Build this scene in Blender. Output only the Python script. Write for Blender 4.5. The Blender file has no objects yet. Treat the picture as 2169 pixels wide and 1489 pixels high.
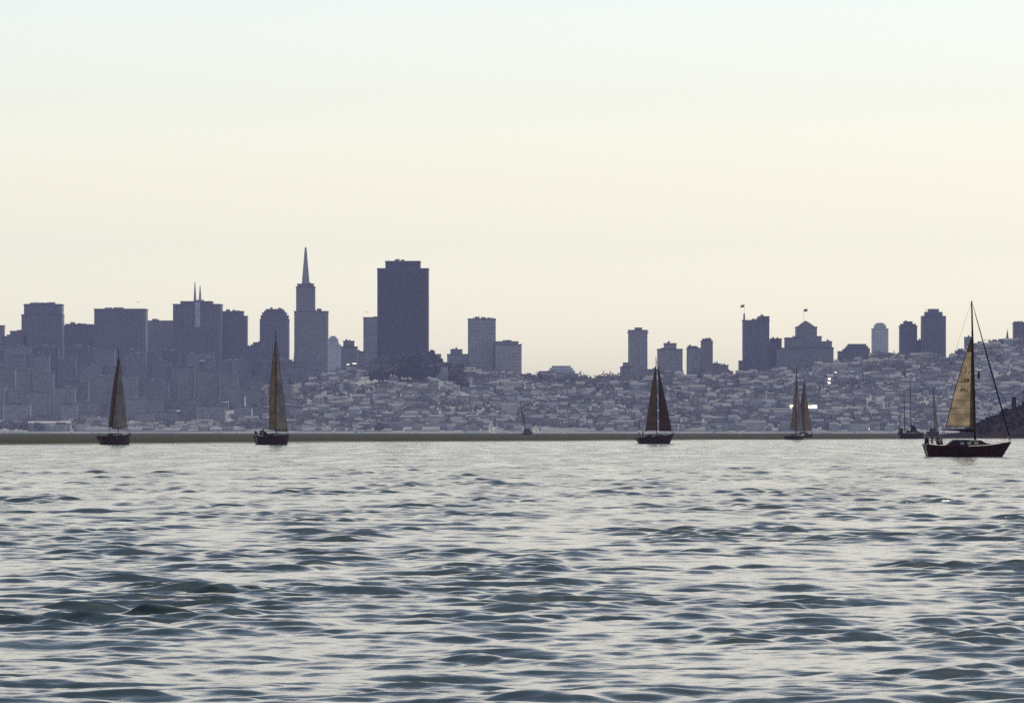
import bpy, math, random
import numpy as np
from mathutils import Vector, Matrix

random.seed(7)
rng = np.random.default_rng(11)
K = 8.8e-5            # radians per photo pixel
CH = 3.0              # camera height
HOR = 912.0           # photo row of the sea horizon
CX = 1084.5
scene = bpy.context.scene
col = scene.collection

def PX(px, D): return (px - CX) * K * D
def PZ(py, D): return CH + (HOR - py) * K * D

# ------------------------------------------------------------------ helpers
def link(o, parent=None):
    col.objects.link(o)
    if parent is not None: o.parent = parent
    return o

def tag(o, label=None, cat=None, group=None, kind=None):
    if label: o['label'] = label
    if cat: o['category'] = cat
    if group: o['group'] = group
    if kind: o['kind'] = kind
    return o

def empty(name, loc, rz=0.0, label=None, cat=None, group=None):
    o = bpy.data.objects.new(name, None)
    o.location = loc; o.rotation_euler = (0, 0, rz); o.empty_display_size = 0.5
    link(o)
    return tag(o, label, cat, group)

def copy_tree(o, parent=None):
    c = o.copy(); col.objects.link(c)
    if parent is not None: c.parent = parent
    for ch in list(o.children): copy_tree(ch, c)
    return c

class MB:
    def __init__(s): s.v = []; s.f = []
    def add(s, vs, fs):
        n = len(s.v); s.v += [tuple(v) for v in vs]; s.f += [tuple(i + n for i in f) for f in fs]
        return s
    def box(s, x0, x1, y0, y1, z0, z1, tx=0.0, ty=0.0):
        vs = [(x0, y0, z0), (x1, y0, z0), (x1, y1, z0), (x0, y1, z0),
              (x0 + tx, y0 + ty, z1), (x1 - tx, y0 + ty, z1), (x1 - tx, y1 - ty, z1), (x0 + tx, y1 - ty, z1)]
        return s.add(vs, [(3, 2, 1, 0), (4, 5, 6, 7), (0, 1, 5, 4), (1, 2, 6, 5), (2, 3, 7, 6), (3, 0, 4, 7)])
    def prism(s, prof, z0, z1, scale=1.0):
        """prof: list of (x,y) ccw outline, extruded z0..z1, top scaled about its centre"""
        n = len(prof); cx = sum(p[0] for p in prof) / n; cy = sum(p[1] for p in prof) / n
        vs = [(x, y, z0) for x, y in prof] + [(cx + (x - cx) * scale, cy + (y - cy) * scale, z1) for x, y in prof]
        fs = [tuple(range(n - 1, -1, -1)), tuple(range(n, 2 * n))] + [(i, (i + 1) % n, n + (i + 1) % n, n + i) for i in range(n)]
        return s.add(vs, fs)
    def slab(s, pts, y0, y1):
        """pts: outline (x,z) ; extruded along y"""
        n = len(pts)
        vs = [(x, y0, z) for x, z in pts] + [(x, y1, z) for x, z in pts]
        fs = [tuple(range(n)), tuple(range(2 * n - 1, n - 1, -1))] + [(i, n + i, n + (i + 1) % n, (i + 1) % n) for i in range(n)]
        return s.add(vs, fs)
    def tube(s, pts, r, seg=6):
        pts = [Vector(p) for p in pts]
        rs = r if isinstance(r, (list, tuple)) else [r] * len(pts)
        vs, fs = [], []
        for i, p in enumerate(pts):
            d = (pts[min(i + 1, len(pts) - 1)] - pts[max(i - 1, 0)]).normalized()
            a = d.cross(Vector((0, 1, 0)) if abs(d.y) < 0.9 else Vector((1, 0, 0))).normalized()
            b = d.cross(a)
            for j in range(seg):
                t = 2 * math.pi * j / seg
                vs.append(p + (a * math.cos(t) + b * math.sin(t)) * rs[i])
        for i in range(len(pts) - 1):
            for j in range(seg):
                fs.append((i * seg + j, i * seg + (j + 1) % seg, (i + 1) * seg + (j + 1) % seg, (i + 1) * seg + j))
        fs.append(tuple(range(seg - 1, -1, -1))); m = (len(pts) - 1) * seg
        fs.append(tuple(range(m, m + seg)))
        return s.add(vs, fs)
    def lathe(s, cx, cy, prof, seg=16):
        vs, fs = [], []
        for r, z in prof:
            for j in range(seg):
                t = 2 * math.pi * j / seg
                vs.append((cx + r * math.cos(t), cy + r * math.sin(t), z))
        for i in range(len(prof) - 1):
            for j in range(seg):
                fs.append((i * seg + j, i * seg + (j + 1) % seg, (i + 1) * seg + (j + 1) % seg, (i + 1) * seg + j))
        fs.append(tuple(range(seg - 1, -1, -1))); m = (len(prof) - 1) * seg
        fs.append(tuple(range(m, m + seg)))
        return s.add(vs, fs)
    def ell(s, c, r, seg=10, rings=6):
        return s.add(*ellip(c, r, seg, rings))
    def mesh(s, name):
        m = bpy.data.meshes.new(name); m.from_pydata(s.v, [], s.f); m.update(); return m
    def build(s, name, mat, parent=None, smooth=False):
        m = s.mesh(name)
        if mat: m.materials.append(mat)
        if smooth: m.polygons.foreach_set('use_smooth', [True] * len(m.polygons))
        return link(bpy.data.objects.new(name, m), parent)

def ellip(c, r, seg=10, rings=6):
    vs = [(c[0], c[1], c[2] - r[2])]; fs = []
    for i in range(1, rings):
        a = -math.pi / 2 + math.pi * i / rings
        for j in range(seg):
            t = 2 * math.pi * j / seg
            vs.append((c[0] + r[0] * math.cos(a) * math.cos(t), c[1] + r[1] * math.cos(a) * math.sin(t), c[2] + r[2] * math.sin(a)))
    vs.append((c[0], c[1], c[2] + r[2]))
    for j in range(seg): fs.append((0, 1 + (j + 1) % seg, 1 + j))
    for i in range(rings - 2):
        for j in range(seg):
            a = 1 + i * seg; b = a + seg
            fs.append((a + j, a + (j + 1) % seg, b + (j + 1) % seg, b + j))
    a = 1 + (rings - 2) * seg; t = len(vs) - 1
    for j in range(seg): fs.append((a + j, a + (j + 1) % seg, t))
    return vs, fs

# ------------------------------------------------------------------ materials
def mat_new(name):
    m = bpy.data.materials.new(name); m.use_nodes = True
    nt = m.node_tree; b = nt.nodes['Principled BSDF']
    return m, nt, b

def mat_plain(name, c, rough=0.7, metal=0.0, var=0.15, scale=1.5, spec=0.4):
    m, nt, b = mat_new(name)
    tc = nt.nodes.new('ShaderNodeTexCoord'); no = nt.nodes.new('ShaderNodeTexNoise')
    no.inputs['Scale'].default_value = scale; no.inputs['Detail'].default_value = 5
    nt.links.new(tc.outputs['Object'], no.inputs['Vector'])
    r = nt.nodes.new('ShaderNodeMapRange'); r.inputs['From Min'].default_value = 0.3; r.inputs['From Max'].default_value = 0.7
    r.inputs['To Min'].default_value = 1 - var; r.inputs['To Max'].default_value = 1 + var
    nt.links.new(no.outputs['Fac'], r.inputs['Value'])
    mx = nt.nodes.new('ShaderNodeVectorMath'); mx.operation = 'SCALE'
    mx.inputs[0].default_value = c[:3]
    nt.links.new(r.outputs['Result'], mx.inputs['Scale'])
    nt.links.new(mx.outputs[0], b.inputs['Base Color'])
    b.inputs['Roughness'].default_value = rough; b.inputs['Metallic'].default_value = metal
    b.inputs['Specular IOR Level'].default_value = spec
    return m

def mat_tower(name, c, g=(0.03, 0.04, 0.05), sx=4.2, sz=3.9, fx=0.6, fz=0.5, vert=False, var=0.12):
    """facade with rows of windows: wall colour c, glass colour g"""
    m, nt, b = mat_new(name)
    L = nt.links
    tc = nt.nodes.new('ShaderNodeTexCoord'); sp = nt.nodes.new('ShaderNodeSeparateXYZ')
    L.new(tc.outputs['Object'], sp.inputs[0])
    def mth(op, a, bb=None):
        n = nt.nodes.new('ShaderNodeMath'); n.operation = op
        for i, q in enumerate((a, bb)):
            if q is None: continue
            if isinstance(q, (int, float)): n.inputs[i].default_value = q
            else: L.new(q, n.inputs[i])
        return n.outputs[0]
    xy = mth('ADD', sp.outputs['X'], sp.outputs['Y'])
    wx = mth('LESS_THAN', mth('FRACT', mth('DIVIDE', xy, sx)), fx)
    wz = mth('LESS_THAN', mth('FRACT', mth('DIVIDE', sp.outputs['Z'], sz)), fz)
    w = wx if vert else mth('MULTIPLY', wx, wz)
    no = nt.nodes.new('ShaderNodeTexNoise'); no.inputs['Scale'].default_value = 0.05; no.inputs['Detail'].default_value = 6
    L.new(tc.outputs['Object'], no.inputs['Vector'])
    r = nt.nodes.new('ShaderNodeMapRange'); r.inputs['From Min'].default_value = 0.3; r.inputs['From Max'].default_value = 0.7
    r.inputs['To Min'].default_value = 1 - var; r.inputs['To Max'].default_value = 1 + var
    L.new(no.outputs['Fac'], r.inputs['Value'])
    sc = nt.nodes.new('ShaderNodeVectorMath'); sc.operation = 'SCALE'; sc.inputs[0].default_value = c
    L.new(r.outputs['Result'], sc.inputs['Scale'])
    # blinds and rooms differ from window to window
    wn = nt.nodes.new('ShaderNodeTexWhiteNoise')
    cb = nt.nodes.new('ShaderNodeCombineXYZ')
    L.new(mth('FLOOR', mth('DIVIDE', xy, sx)), cb.inputs[0]); L.new(mth('FLOOR', mth('DIVIDE', sp.outputs['Z'], sz)), cb.inputs[2])
    L.new(cb.outputs[0], wn.inputs['Vector'])
    gs = nt.nodes.new('ShaderNodeVectorMath'); gs.operation = 'SCALE'; gs.inputs[0].default_value = g
    L.new(mth('ADD', mth('MULTIPLY', wn.outputs['Value'], 0.8), 0.6), gs.inputs['Scale'])
    mx = nt.nodes.new('ShaderNodeMix'); mx.data_type = 'RGBA'
    L.new(w, mx.inputs['Factor']); L.new(sc.outputs[0], mx.inputs['A']); L.new(gs.outputs[0], mx.inputs['B'])
    L.new(mx.outputs['Result'], b.inputs['Base Color'])
    L.new(mth('SUBTRACT', 0.85, mth('MULTIPLY', w, 0.45)), b.inputs['Roughness'])
    b.inputs['Specular IOR Level'].default_value = 0.3
    return m

def mat_sail(name, c, trans=0.5, seam=1.6, dark=0.75):
    m, nt, b = mat_new(name); L = nt.links
    out = nt.nodes['Material Output']; nt.nodes.remove(b)
    tc = nt.nodes.new('ShaderNodeTexCoord'); sp = nt.nodes.new('ShaderNodeSeparateXYZ'); L.new(tc.outputs['Object'], sp.inputs[0])
    d = nt.nodes.new('ShaderNodeMath'); d.operation = 'DIVIDE'; L.new(sp.outputs['Z'], d.inputs[0]); d.inputs[1].default_value = seam
    f = nt.nodes.new('ShaderNodeMath'); f.operation = 'FRACT'; L.new(d.outputs[0], f.inputs[0])
    l = nt.nodes.new('ShaderNodeMath'); l.operation = 'LESS_THAN'; L.new(f.outputs[0], l.inputs[0]); l.inputs[1].default_value = 0.05
    no = nt.nodes.new('ShaderNodeTexNoise'); no.inputs['Scale'].default_value = 0.6; no.inputs['Detail'].default_value = 6; L.new(tc.outputs['Object'], no.inputs['Vector'])
    r = nt.nodes.new('ShaderNodeMapRange'); r.inputs['From Min'].default_value = 0.3; r.inputs['From Max'].default_value = 0.7
    r.inputs['To Min'].default_value = 0.7; r.inputs['To Max'].default_value = 1.25; L.new(no.outputs['Fac'], r.inputs['Value'])
    s1 = nt.nodes.new('ShaderNodeMath'); s1.operation = 'MULTIPLY'; L.new(l.outputs[0], s1.inputs[0]); s1.inputs[1].default_value = -(1 - dark)
    s2 = nt.nodes.new('ShaderNodeMath'); s2.operation = 'ADD'; L.new(s1.outputs[0], s2.inputs[0]); s2.inputs[1].default_value = 1
    s3 = nt.nodes.new('ShaderNodeMath'); s3.operation = 'MULTIPLY'; L.new(s2.outputs[0], s3.inputs[0]); L.new(r.outputs['Result'], s3.inputs[1])
    sc = nt.nodes.new('ShaderNodeVectorMath'); sc.operation = 'SCALE'; sc.inputs[0].default_value = c; L.new(s3.outputs[0], sc.inputs['Scale'])
    df = nt.nodes.new('ShaderNodeBsdfDiffuse'); tr = nt.nodes.new('ShaderNodeBsdfTranslucent'); mx = nt.nodes.new('ShaderNodeMixShader')
    L.new(sc.outputs[0], df.inputs['Color']); L.new(sc.outputs[0], tr.inputs['Color'])
    mx.inputs[0].default_value = trans
    L.new(df.outputs[0], mx.inputs[1]); L.new(tr.outputs[0], mx.inputs[2]); L.new(mx.outputs[0], out.inputs['Surface'])
    return m

M = dict(
    concrete=mat_tower('pale_concrete_facade', (0.31, 0.30, 0.30), g=(0.19, 0.19, 0.20)),
    grey=mat_tower('grey_stone_facade', (0.22, 0.22, 0.23), g=(0.13, 0.135, 0.15), sx=3.6, sz=3.6),
    slate=mat_tower('slate_facade', (0.15, 0.15, 0.18), g=(0.06, 0.065, 0.085), vert=True, sx=3.0, fx=0.5),
    brick=mat_tower('brick_facade', (0.23, 0.19, 0.18), g=(0.07, 0.07, 0.08), sx=3.3, sz=3.4, fx=0.4),
    dark=mat_tower('dark_granite_facade', (0.04, 0.04, 0.065), g=(0.02, 0.025, 0.045), vert=True, sx=3.4, fx=0.55),
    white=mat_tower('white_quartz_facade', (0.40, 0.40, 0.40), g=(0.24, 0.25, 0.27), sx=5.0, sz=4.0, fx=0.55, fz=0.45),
    glass=mat_tower('light_glass_facade', (0.5, 0.52, 0.55), g=(0.3, 0.33, 0.36), sx=2.5, fx=0.7, fz=0.7),
    slate_low=mat_tower('misted_slate_facade', (0.17, 0.17, 0.195), g=(0.12, 0.12, 0.14)),  # this and the next three: tones stepped paler, low mist put into the colour
    grey_low=mat_tower('misted_grey_facade', (0.21, 0.21, 0.225), g=(0.16, 0.16, 0.18), sx=5.1),
    plain_low=mat_tower('misted_stone_facade', (0.25, 0.25, 0.26), g=(0.19, 0.19, 0.21), sx=4.4),
    pale_low=mat_tower('misted_pale_facade', (0.30, 0.30, 0.305), g=(0.23, 0.23, 0.25), sx=5.6),
    roof_mid=mat_plain('grey_roof', (0.15, 0.15, 0.16), 0.9, scale=0.2),
    roof=mat_plain('tar_roof', (0.09, 0.09, 0.10), 0.9, scale=0.2),
    roof_pale=mat_plain('gravel_roof', (0.35, 0.33, 0.31), 0.9, scale=0.2),
    roof_white=mat_plain('white_sheet_roof', (0.80, 0.76, 0.66), 0.42, metal=0.2, scale=0.3, var=0.05),
    metal=mat_plain('weathered_metal', (0.30, 0.30, 0.32), 0.5, metal=0.4),
    flag=mat_plain('flag_cloth', (0.22, 0.06, 0.07), 0.9),
    hull=mat_plain('dark_hull_paint', (0.045, 0.006, 0.004), 0.35, var=0.3, spec=0.25),
    hull_brown=mat_plain('dark_brown_hull_paint', (0.045, 0.009, 0.005), 0.4, var=0.3, spec=0.25),
    deck=mat_plain('pale_deck_paint', (0.62, 0.58, 0.48), 0.6, var=0.12),
    deck_teak=mat_plain('teak_deck', (0.20, 0.09, 0.04), 0.7, var=0.3, scale=4),
    cabin=mat_plain('dark_cabin_side', (0.022, 0.008, 0.007), 0.5, var=0.3, spec=0.2),
    port=mat_plain('cabin_window_glass', (0.45, 0.46, 0.44), 0.25),
    spar=mat_plain('dark_spar', (0.035, 0.008, 0.005), 0.5, var=0.2, spec=0.2),
    wire=mat_plain('rigging_wire', (0.03, 0.025, 0.025), 0.5),
    rail=mat_plain('steel_rail', (0.10, 0.09, 0.09), 0.4, metal=0.5),
    cover=mat_plain('dark_red_sail_cover', (0.035, 0.008, 0.008), 0.9, var=0.3, spec=0.1),
    navy=mat_plain('navy_canvas', (0.01, 0.014, 0.03), 0.9, spec=0.1),
    white_paint=mat_plain('white_boat_paint', (0.78, 0.77, 0.74), 0.4, var=0.05),
    sail_tan=mat_sail('tan_translucent_sail', (0.72, 0.60, 0.44), 0.62),
    sail_brown=mat_sail('brown_translucent_sail', (0.25, 0.15, 0.075), 0.5),
    sail_olive=mat_sail('olive_translucent_sail', (0.42, 0.29, 0.16), 0.5),
    sail_grey=mat_sail('grey_translucent_sail', (0.40, 0.36, 0.31), 0.5),
    sail_dark=mat_sail('dark_brown_sail', (0.14, 0.07, 0.04), 0.45),
    sail_white=mat_sail('white_sail', (0.88, 0.86, 0.80), 0.75),
    sail_edge=mat_plain('sail_edge_tape', (0.06, 0.022, 0.008), 0.9, spec=0.1),
    ink=mat_plain('sail_number_ink', (0.012, 0.008, 0.006), 0.9, spec=0.1),
    skin=mat_plain('skin', (0.42, 0.24, 0.16), 0.6),
    hair=mat_plain('dark_hair', (0.02, 0.012, 0.01), 0.6),
    jacket_dark=mat_plain('dark_jacket', (0.012, 0.012, 0.02), 0.9, spec=0.1),
    jacket_red=mat_plain('maroon_jacket', (0.05, 0.008, 0.01), 0.9, spec=0.1),
    trousers_dark=mat_plain('dark_trousers', (0.015, 0.012, 0.014), 0.9, spec=0.1),
    trousers_pale=mat_plain('pale_trousers', (0.55, 0.52, 0.48), 0.9, spec=0.1),
    bark=mat_plain('bark', (0.05, 0.035, 0.03), 0.9, spec=0.1),
    leaf_slope=mat_plain('hazy_slope_leaves', (0.095, 0.10, 0.10), 0.8, var=0.25, scale=0.25, spec=0.1),  # lighter than the crest leaves, haze put into the colour
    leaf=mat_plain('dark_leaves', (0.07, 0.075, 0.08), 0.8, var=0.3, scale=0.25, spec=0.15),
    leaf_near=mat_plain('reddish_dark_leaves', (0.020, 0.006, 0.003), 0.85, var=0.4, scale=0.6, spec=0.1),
    gull=mat_plain('gull_feathers', (0.16, 0.15, 0.15), 0.8),
    beak=mat_plain('gull_beak', (0.4, 0.25, 0.05), 0.6),
)
HOUSE_WALLS = [mat_plain('stucco_%s' % n, c, 0.9, scale=0.3, var=0.2) for n, c in
               (('cream', (0.43, 0.41, 0.38)), ('grey', (0.38, 0.38, 0.38)), ('rose', (0.42, 0.385, 0.365)),
                ('blue_grey', (0.37, 0.39, 0.40)), ('white', (0.46, 0.45, 0.44)), ('umber', (0.35, 0.33, 0.32)))]
HOUSE_ROOFS = [mat_plain('roof_%s' % n, c, 0.85, scale=0.4, var=0.2) for n, c in
               (('tar', (0.155, 0.155, 0.16)), ('clay', (0.185, 0.16, 0.15)), ('gravel', (0.19, 0.188, 0.185)))]
WIN = mat_plain('house_window_glass', (0.03, 0.035, 0.045), 0.3)

# ------------------------------------------------------------------ terrain
SHORE, RIDGE = 5680.0, 6300.0
RX = [-3000, -300, 0, 350, 520, 620, 700, 780, 830, 900, 940, 1000, 1100, 1150, 1310, 1400, 1560, 1650, 1780, 1850, 1900, 2010, 2060, 2100, 2200, 2500, 6000]
RY = [895, 892, 888, 872, 838, 820, 803, 778, 770, 766, 782, 790, 804, 808, 809, 800, 804, 794, 780, 765, 763, 764, 747, 736, 728, 722, 760]
def ridge_z(x):
    """x in metres at the ridge distance"""
    px = CX + np.asarray(x, float) / (K * RIDGE)
    return PZ(np.interp(px, RX, RY), RIDGE)
def ground_z(x, y):
    x = np.asarray(x, float); y = np.asarray(y, float)
    xr = x * RIDGE / np.maximum(y, 5000)
    t = np.clip((y - SHORE - 15) / (RIDGE - SHORE - 15), 0, 1)
    s = 0.35 * t + 0.65 * t * t * (3 - 2 * t)
    bump = 2.2 * np.sin(x / 61.0 + 1.3) * np.sin(y / 47.0) * np.sin(np.pi * t)
    return 2.0 + (ridge_z(xr) - 2.0) * s + bump
def gz(x, y): return float(ground_z(x, y))

def grid_mesh(name, X, Y, Z, mat, smooth=True):
    r, c = X.shape
    m = bpy.data.meshes.new(name)
    co = np.stack([X, Y, Z], -1).reshape(-1, 3).astype(np.float32)
    m.vertices.add(r * c); m.vertices.foreach_set('co', co.ravel())
    i = np.arange((r - 1) * c).reshape(r - 1, c)[:, :-1]
    q = np.stack([i, i + 1, i + c + 1, i + c], -1).reshape(-1, 4).astype(np.int32)
    n = len(q)
    m.loops.add(n * 4); m.loops.foreach_set('vertex_index', q.ravel())
    m.polygons.add(n); m.polygons.foreach_set('loop_start', np.arange(n, dtype=np.int32) * 4)
    m.polygons.foreach_set('loop_total', np.full(n, 4, np.int32))
    m.polygons.foreach_set('use_smooth', np.full(n, smooth))
    m.update(calc_edges=True); m.validate()
    m.materials.append(mat)
    return m

def mat_hill():
    m, nt, b = mat_new('hillside_ground'); L = nt.links
    tc = nt.nodes.new('ShaderNodeTexCoord')
    v = nt.nodes.new('ShaderNodeTexVoronoi'); v.inputs['Scale'].default_value = 0.07; L.new(tc.outputs['Object'], v.inputs['Vector'])
    n = nt.nodes.new('ShaderNodeTexNoise'); n.inputs['Scale'].default_value = 0.012; n.inputs['Detail'].default_value = 8; L.new(tc.outputs['Object'], n.inputs['Vector'])
    cr = nt.nodes.new('ShaderNodeValToRGB'); L.new(n.outputs['Fac'], cr.inputs[0])
    cr.color_ramp.elements[0].position = 0.35; cr.color_ramp.elements[0].color = (0.19, 0.19, 0.175, 1)
    cr.color_ramp.elements[1].position = 0.65; cr.color_ramp.elements[1].color = (0.32, 0.31, 0.29, 1)
    mx = nt.nodes.new('ShaderNodeMix'); mx.data_type = 'RGBA'; mx.inputs['Factor'].default_value = 0.12
    sc = nt.nodes.new('ShaderNodeVectorMath'); sc.operation = 'SCALE'; sc.inputs['Scale'].default_value = 0.3
    L.new(v.outputs['Color'], sc.inputs[0])
    L.new(cr.outputs[0], mx.inputs['A']); L.new(sc.outputs[0], mx.inputs['B'])
    L.new(mx.outputs['Result'], b.inputs['Base Color']); b.inputs['Roughness'].default_value = 1; b.inputs['Specular IOR Level'].default_value = 0.1
    return m
xs = np.arange(-4000, 4001, 25.0)
ys = np.concatenate([[SHORE - 30, SHORE - 4, SHORE], np.arange(SHORE + 12, RIDGE + 40, 14.0), np.arange(RIDGE + 60, 9300, 150)])
X, Y = np.meshgrid(xs, ys)
Z = ground_z(X, Y); Z[0] = -4; Z[1] = -2; Z[2] = 1.8
hill = link(bpy.data.objects.new('hills', grid_mesh('hills', X, Y, Z, mat_hill())))
tag(hill, 'hazy city hills rising behind the far shore', kind='structure')

# ------------------------------------------------------------------ water
def water_height(X, Y, cell):
    """sum of sharp-crested waves; waves too short for the local grid fade out"""
    Z = np.zeros_like(X); DX = np.zeros_like(X); DY = np.zeros_like(X)
    r = np.random.default_rng(5)
    N = 150
    lam = np.exp(np.linspace(math.log(0.26), math.log(9.0), N))
    # patches of steeper chop between calmer water: squared slow random fields
    ENV = []
    for q in range(3):
        g = np.zeros_like(X)
        for j in range(14):
            L_ = math.exp(r.uniform(math.log(3.5), math.log(26))); t_ = r.uniform(0, math.pi)
            g += np.sin(2 * math.pi / L_ * (X * math.cos(t_) * .8 + Y * math.sin(t_) * .6) + r.uniform(0, 6.28))
        g /= math.sqrt(7)
        ENV.append(0.42 + .95 * np.clip(g * .5 + .35, 0, 1.2) ** 2)
    for i, l in enumerate(lam):
        th = r.normal(0, 0.48) + math.pi / 2 + 0.12
        k = 2 * math.pi / l
        slope = 0.041 * (1.0 if l < 1.4 else (1.4 / l) ** 1.35) * (1.0 if l < 0.8 else 1.0)
        a = slope / k * r.uniform(0.6, 1.4)
        kx, ky = k * math.cos(th), k * math.sin(th)
        w = np.clip((l / cell - 1.8) / 1.6, 0, 1)
        if w.max() <= 0: continue
        rows = np.nonzero(w[:, 0] > 0)[0]; e = rows[-1] + 1
        ph = kx * X[:e] + ky * Y[:e] + r.uniform(0, 6.28)
        env = ENV[i % 3][:e] if l < 2.8 else ENV[i % 3][:e] * .35 + .6
        A = a * w[:e] * env
        sn = np.sin(ph); cs = np.cos(ph)
        Z[:e] += A * cs
        DX[:e] -= 0.75 * A * sn * math.cos(th); DY[:e] -= 0.75 * A * sn * math.sin(th)
    return X + DX, Y + DY, Z

def mat_water():
    m, nt, b = mat_new('bay_water'); L = nt.links
    tc = nt.nodes.new('ShaderNodeTexCoord'); sp = nt.nodes.new('ShaderNodeSeparateXYZ'); L.new(tc.outputs['Object'], sp.inputs[0])
    # wind-ruffled, darker water far out: begins about 1250 m away with a ragged edge
    mp = nt.nodes.new('ShaderNodeMapping'); mp.inputs['Scale'].default_value = (0.012, 0.0022, 1); L.new(tc.outputs['Object'], mp.inputs[0])
    nz = nt.nodes.new('ShaderNodeTexNoise'); nz.inputs['Scale'].default_value = 1; nz.inputs['Detail'].default_value = 6; L.new(mp.outputs[0], nz.inputs['Vector'])
    a = nt.nodes.new('ShaderNodeMath'); a.operation = 'MULTIPLY_ADD'; L.new(nz.outputs['Fac'], a.inputs[0]); a.inputs[1].default_value = 700; nz.inputs['Roughness'].default_value = .65; L.new(sp.outputs['Y'], a.inputs[2])
    # the band's edge is nearer on the left of the bay
    a2 = nt.nodes.new('ShaderNodeMath'); a2.operation = 'MULTIPLY_ADD'; L.new(sp.outputs['X'], a2.inputs[0]); a2.inputs[1].default_value = -3.0; L.new(a.outputs[0], a2.inputs[2])
    r = nt.nodes.new('ShaderNodeMapRange'); r.inputs['From Min'].default_value = 1740; r.inputs['From Max'].default_value = 2040; L.new(a2.outputs[0], r.inputs['Value'])
    n1 = nt.nodes.new('ShaderNodeTexNoise'); n1.inputs['Scale'].default_value = 1; n1.inputs['Detail'].default_value = 4
    mp1 = nt.nodes.new('ShaderNodeMapping'); mp1.inputs['Scale'].default_value = (1.6, 2.6, 1); L.new(tc.outputs['Object'], mp1.inputs[0]); L.new(mp1.outputs[0], n1.inputs['Vector'])
    bp = nt.nodes.new('ShaderNodeBump'); bp.inputs['Strength'].default_value = 1.0
    n4 = nt.nodes.new('ShaderNodeTexNoise'); n4.inputs['Scale'].default_value = 5.0; n4.inputs['Detail'].default_value = 3; L.new(mp1.outputs[0], n4.inputs['Vector'])
    ad = nt.nodes.new('ShaderNodeMath'); ad.operation = 'MULTIPLY_ADD'; ad.inputs[1].default_value = .35; L.new(n4.outputs['Fac'], ad.inputs[0]); L.new(n1.outputs['Fac'], ad.inputs[2])
    L.new(ad.outputs[0], bp.inputs['Height'])
    dd = nt.nodes.new('ShaderNodeMapRange'); L.new(r.outputs['Result'], dd.inputs['Value']); dd.inputs['To Min'].default_value = 0.014; dd.inputs['To Max'].default_value = 0.3
    # cat's paws: wind streaks with rougher ripples, more of them seen far out
    mpc = nt.nodes.new('ShaderNodeMapping'); mpc.inputs['Scale'].default_value = (0.22, 0.018, 1); L.new(tc.outputs['Object'], mpc.inputs[0])
    nc_ = nt.nodes.new('ShaderNodeTexNoise'); nc_.inputs['Scale'].default_value = 1; nc_.inputs['Detail'].default_value = 6; nc_.inputs['Roughness'].default_value = .68; L.new(mpc.outputs[0], nc_.inputs['Vector'])
    rc = nt.nodes.new('ShaderNodeMapRange'); L.new(nc_.outputs['Fac'], rc.inputs['Value']); rc.inputs['From Min'].default_value = .40; rc.inputs['From Max'].default_value = .66; rc.inputs['To Min'].default_value = .0; rc.inputs['To Max'].default_value = .30
    rd = nt.nodes.new('ShaderNodeMapRange'); L.new(sp.outputs['Y'], rd.inputs['Value']); rd.inputs['From Min'].default_value = 150; rd.inputs['From Max'].default_value = 700
    mc = nt.nodes.new('ShaderNodeMath'); mc.operation = 'MULTIPLY_ADD'; L.new(rc.outputs['Result'], mc.inputs[0]); L.new(rd.outputs['Result'], mc.inputs[1]); L.new(dd.outputs['Result'], mc.inputs[2])
    L.new(mc.outputs[0], bp.inputs['Distance'])
    L.new(bp.outputs[0], b.inputs['Normal'])
    cm = nt.nodes.new('ShaderNodeMix'); cm.data_type = 'RGBA'; L.new(r.outputs['Result'], cm.inputs['Factor'])
    cm.inputs['A'].default_value = (0.010, 0.022, 0.024, 1); cm.inputs['B'].default_value = (0.022, 0.026, 0.014, 1)
    L.new(cm.outputs['Result'], b.inputs['Base Color'])
    rr = nt.nodes.new('ShaderNodeMapRange'); L.new(r.outputs['Result'], rr.inputs['Value']); rr.inputs['To Min'].default_value = 0.10; rr.inputs['To Max'].default_value = 0.45
    L.new(rr.outputs['Result'], b.inputs['Roughness'])
    b.inputs['IOR'].default_value = 1.333
    df = nt.nodes.new('ShaderNodeBsdfDiffuse'); df.inputs['Color'].default_value = (0.030, 0.029, 0.005, 1)  # dark mix stands in for the self-shadowing of unresolved chop
    ms = nt.nodes.new('ShaderNodeMixShader'); fm_ = nt.nodes.new('ShaderNodeMath'); fm_.operation = 'MULTIPLY'; 
    mp2 = nt.nodes.new('ShaderNodeMapping'); mp2.inputs['Scale'].default_value = (0.11, 0.006, 1); L.new(tc.outputs['Object'], mp2.inputs[0])
    n2 = nt.nodes.new('ShaderNodeTexNoise'); n2.inputs['Scale'].default_value = 1; n2.inputs['Detail'].default_value = 7; n2.inputs['Roughness'].default_value = .7; L.new(mp2.outputs[0], n2.inputs['Vector'])
    r3 = nt.nodes.new('ShaderNodeMapRange'); L.new(n2.outputs['Fac'], r3.inputs['Value']); r3.inputs['From Min'].default_value = .35; r3.inputs['From Max'].default_value = .65; r3.inputs['To Min'].default_value = .96; r3.inputs['To Max'].default_value = .74
    L.new(r3.outputs['Result'], fm_.inputs[1])
    L.new(r.outputs['Result'], fm_.inputs[0]); L.new(fm_.outputs[0], ms.inputs[0]); L.new(b.outputs[0], ms.inputs[1]); L.new(df.outputs[0], ms.inputs[2])
    L.new(ms.outputs[0], nt.nodes['Material Output'].inputs['Surface'])
    sl = nt.nodes.new('ShaderNodeMapRange'); L.new(r.outputs['Result'], sl.inputs['Value']); sl.inputs['To Min'].default_value = 0.5; sl.inputs['To Max'].default_value = 0.18
    L.new(sl.outputs['Result'], b.inputs['Specular IOR Level'])
    return m
WATER = mat_water()
rows = [46.0]
while rows[-1] < 1900: rows.append(rows[-1] * 1.0013)
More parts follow.
